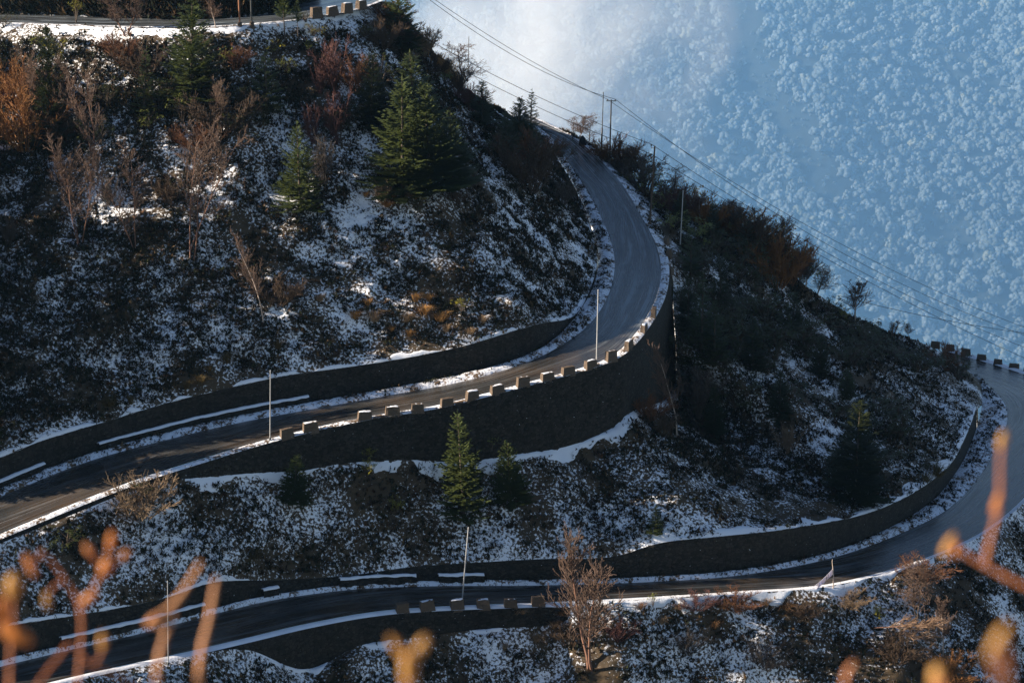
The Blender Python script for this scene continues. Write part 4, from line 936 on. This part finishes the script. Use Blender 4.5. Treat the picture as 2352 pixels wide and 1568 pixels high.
po = obj('person', pb, label='person in a wide dark cape walking up the hairpin road beside the poles', cat='person')
pb.materials.append(MAT['cloth_dark'])
md = po.modifiers.new('skin', 'SKIN'); po.modifiers.new('sub', 'SUBSURF').levels = 1; po.modifiers['sub'].render_levels = 1
for i, k in enumerate(ks): pb.skin_vertices[0].data[i].radius = (sk[k][3],) * 2
pb.skin_vertices[0].data[0].use_root = True
po.location = P; po.scale = (s, s, s); po.rotation_euler = (0, 0, R(200))
cap = [(.02, 1.66), (.12, 1.62), (.17, 1.50), (.30, 1.40), (.40, 1.05), (.46, .75), (.50, .50)]
a = np.linspace(0, 2 * np.pi, 25)[:-1]; V = []
for r_, z_ in cap:
    V.append(np.stack([r_ * np.cos(a) * (1 + .08 * np.sin(a * 7) * (z_ < 1.2)), r_ * .75 * np.sin(a) * (1 + .08 * np.sin(a * 7) * (z_ < 1.2)), np.full_like(a, z_) + .03 * np.sin(a * 5) * (z_ < .8)], -1))
V = np.array(V).transpose(1, 0, 2); V = np.concatenate([V, V[:1]], 0)
obj('cape', mesh_from('cape', V.reshape(-1, 3), grid_faces(25, len(cap)), 'cloth_dark', smooth=True), parent=po)

# ------------------------------------------------------------------ near ground and blurred twigs close to the camera
ng = np.array([[x, y, 0] for x in np.linspace(-6, 6, 40) for y in np.linspace(-4, 3.2, 26)], float)
ng[:, 2] = CAMZ - 1.3 - .45 * np.clip(ng[:, 1], -4, 4) + .06 * fbm(ng * .9, 3, 5)
obj('near_ground', mesh_from('near_ground', ng, grid_faces(40, 26), 'ground', smooth=True), kind='structure')
def near_shrub(stems, label, buds=(), D=2.0, col=(1, 1, 1)):
    e = bpy.data.objects.new('near_shrub', None); COL.objects.link(e)
    b0 = at_d(stems[0][0][0][0], 1900, stems[0][2]); b0[2] = CAMZ - 1.3 - .45 * b0[1]; e.location = b0; tag(e, label, 'shrub', 'blurred twigs close to the viewer')
    for pts, r, dd in stems:
        Q = [at_d(x, y, dd) for x, y in pts]
        if pts[0][1] >= 1900: g_ = Q[0].copy(); g_[2] = CAMZ - 1.4 - .45 * g_[1]; Q.insert(0, g_)
        C = catmull(np.array(Q), 24) - b0
        rr = np.linspace(.9, .55, 24) * r * (1 + .35 * (np.sin(np.linspace(0, 13, 24)) > .93)); rr[-1] = r * .3
        o = obj('twig', tube_mesh('twig', C, rr, 'near_bark', 10), parent=e); o.color = (*col, 1)
    for (x, y, rx, rz_, ang, dd, c) in buds:
        V = iv3 * np.array([rx * .72, rx * .72, rz_ * 1.1]); V = V * (1 + .28 * vnoise(iv3 * 1.9 + x, 4))[:, None]
        Rm = np.array(Matrix.Rotation(R(ang), 3, 'Y')); V = V @ Rm.T + at_d(x, y, dd) - b0
        o = obj('bud', mesh_from('bud', V, if3, 'near_bud', smooth=True), parent=e); o.color = (*c, 1)
iv3, if3 = ico(3)
OR, YE, PK = (1, .8, .6), (1, 1.15, 1.0), (1.1, 1.0, 1.2)
near_shrub([([(150, 1900), (180, 1560), (186, 1405), (150, 1330), (98, 1262)], .0031, 2.3), ([(186, 1405), (215, 1352), (240, 1300), (252, 1235)], .0031, 2.3), ([(60, 1900), (140, 1500), (215, 1530), (290, 1560), (330, 1600)], .0028, 2.2), ([(20, 1900), (22, 1560), (30, 1420), (28, 1340)], .0030, 2.1), ([(150, 1330), (120, 1350), (108, 1380)], .0022, 2.3), ([(240, 1300), (218, 1286), (205, 1262)], .0022, 2.3), ([(240, 1300), (268, 1290), (285, 1275)], .0022, 2.3), ([(98, 1262), (80, 1290), (62, 1272)], .0022, 2.3), ([(215, 1530), (232, 1500), (236, 1470)], .0022, 2.2)],
           'blurred orange twig with swollen buds in the lower left corner', [(30, 1345, .011, .014, 10, 1.9, YE), (38, 1455, .012, .017, -50, 1.9, OR), (70, 1298, .0055, .013, -20, 2.1, PK), (243, 1300, .010, .011, 30, 2.1, OR), (256, 1240, .0065, .011, 10, 2.1, OR), (285, 1274, .005, .008, 40, 2.1, PK), (205, 1262, .005, .009, -30, 2.1, PK), (203, 1372, .007, .011, 50, 2.1, PK), (8, 1400, .007, .014, 0, 1.9, OR), (236, 1470, .006, .009, 0, 2.0, YE), (108, 1378, .005, .010, 0, 2.1, YE)], col=(.85, .52, .40))
near_shrub([([(345, 1900), (360, 1566), (368, 1500), (385, 1440), (402, 1400)], .0045, 2.0), ([(385, 1440), (362, 1432), (345, 1424), (400, 1385), (450, 1310), (462, 1288)], .0040, 2.0)], 'blurred pale forked twig left of the straight blurred twig', [(350, 1422, .006, .010, 50, 2.0, PK)], col=(1.3, 1.15, 1.1))
near_shrub([([(440, 1900), (456, 1566), (466, 1480), (480, 1420), (497, 1325)], .0044, 2.0)], 'straight blurred pale twig standing right of the forked one', [], col=(1.35, 1.15, 1.1))
near_shrub([([(930, 1900), (940, 1600), (941, 1540), (925, 1500), (908, 1472)], .0042, 1.5), ([(941, 1540), (958, 1500), (982, 1470)], .0040, 1.5)], 'blurred Y-shaped orange bud stalk at bottom centre', [(941, 1545, .0085, .017, 0, 1.5, YE), (922, 1492, .006, .013, -35, 1.5, YE), (962, 1490, .006, .013, 35, 1.5, YE)], col=(1.1, .95, .7))
near_shrub([([(2500, 1900), (2480, 1420), (2352, 1345), (2290, 1312), (2240, 1285), (2196, 1256)], .0034, 1.9), ([(2262, 1300), (2278, 1225), (2296, 1150), (2298, 1060), (2302, 1015)], .0032, 1.9)], 'blurred twig reaching in from the right edge with an upright yellow-tipped shoot', [(2176, 1250, .0056, .012, 25, 1.9, YE), (2196, 1262, .0055, .007, 0, 1.9, OR), (2302, 1012, .0056, .010, 5, 1.9, YE), (2290, 1152, .0046, .011, 15, 1.9, OR)], col=(.75, .5, .42))
near_shrub([([(2290, 1900), (2290, 1570), (2285, 1500), (2296, 1470)], .0036, 1.2)], 'blurred pale bud on a dim stem in the lower right corner', [(2297, 1468, .0052, .012, 25, 1.2, YE)], col=(.3, .19, .14))
near_shrub([([(1925, 1900), (1940, 1580), (1962, 1518)], .0040, 1.8), ([(2140, 1900), (2150, 1600), (2152, 1566)], .0040, 1.5)], 'blurred twig tips along the bottom edge right of centre', [(2152, 1556, .0080, .011, 0, 1.5, YE)], col=(1.1, .8, .75))

# ------------------------------------------------------------------ mist bank and haze
def vol(name, dens_fn, color, aniso):
    m = bpy.data.materials.new(name); m.use_nodes = True; nt = m.node_tree; nt.nodes.clear()
    out = nt.nodes.new('ShaderNodeOutputMaterial'); pv = nt.nodes.new('ShaderNodeVolumePrincipled')
    pv.inputs['Color'].default_value = (*color, 1); pv.inputs['Anisotropy'].default_value = aniso
    nt.links.new(pv.outputs[0], out.inputs['Volume']); dens_fn(nt, pv); return m
def box_obj(name, lo_, hi_, mat):
    bm = bmesh.new(); bmesh.ops.create_cube(bm, size=1); me = bpy.data.meshes.new(name)
    lo_, hi_ = np.array(lo_), np.array(hi_)
    for v in bm.verts: v.co = Vector((lo_ + hi_) / 2 + np.array(v.co) * (hi_ - lo_))
    bm.to_mesh(me); bm.free(); me.materials.append(mat); return me
def hz(nt, pv): pv.inputs['Density'].default_value = 0.000048
obj('haze', box_obj('haze', (-13200, -60, -6500), (18200, 21000, 140), vol('haze', hz, (.35, .66, 1.0), .45)), kind='stuff')
def mist_d(nt, pv):
    tc = nt.nodes.new('ShaderNodeTexCoord'); ns = nt.nodes.new('ShaderNodeTexNoise'); ns.inputs['Scale'].default_value = 2.6; ns.inputs['Detail'].default_value = 8; ns.inputs['Distortion'].default_value = .5; ns.inputs['Roughness'].default_value = .6
    ln = nt.nodes.new('ShaderNodeVectorMath'); ln.operation = 'LENGTH'; nt.links.new(tc.outputs['Object'], ln.inputs[0]); nt.links.new(tc.outputs['Object'], ns.inputs['Vector'])
    mr = nt.nodes.new('ShaderNodeMapRange'); mr.inputs[1].default_value = 1.0; mr.inputs[2].default_value = .1; mr.inputs[3].default_value = -.40; mr.inputs[4].default_value = .20
    nt.links.new(ln.outputs['Value'], mr.inputs[0])
    ad = nt.nodes.new('ShaderNodeMath'); ad.operation = 'ADD'; nt.links.new(mr.outputs[0], ad.inputs[0]); nt.links.new(ns.outputs['Fac'], ad.inputs[1])
    m2 = nt.nodes.new('ShaderNodeMapRange'); m2.inputs[1].default_value = .42; m2.inputs[2].default_value = .82; m2.inputs[3].default_value = 0; m2.inputs[4].default_value = .010
    nt.links.new(ad.outputs[0], m2.inputs[0]); nt.links.new(m2.outputs[0], pv.inputs['Density'])
mm = vol('mist', mist_d, (1, 1, 1), .1)
V, F = ico(3)
c = at_d(1190, 160, 1500)
mo = obj('mist', mesh_from('mist', V, F, None), kind='stuff', label='white mist bank drifting before the mountain', cat='mist'); mo.data.materials.append(mm)
mo.location = c; mo.scale = (270, 200, 290)
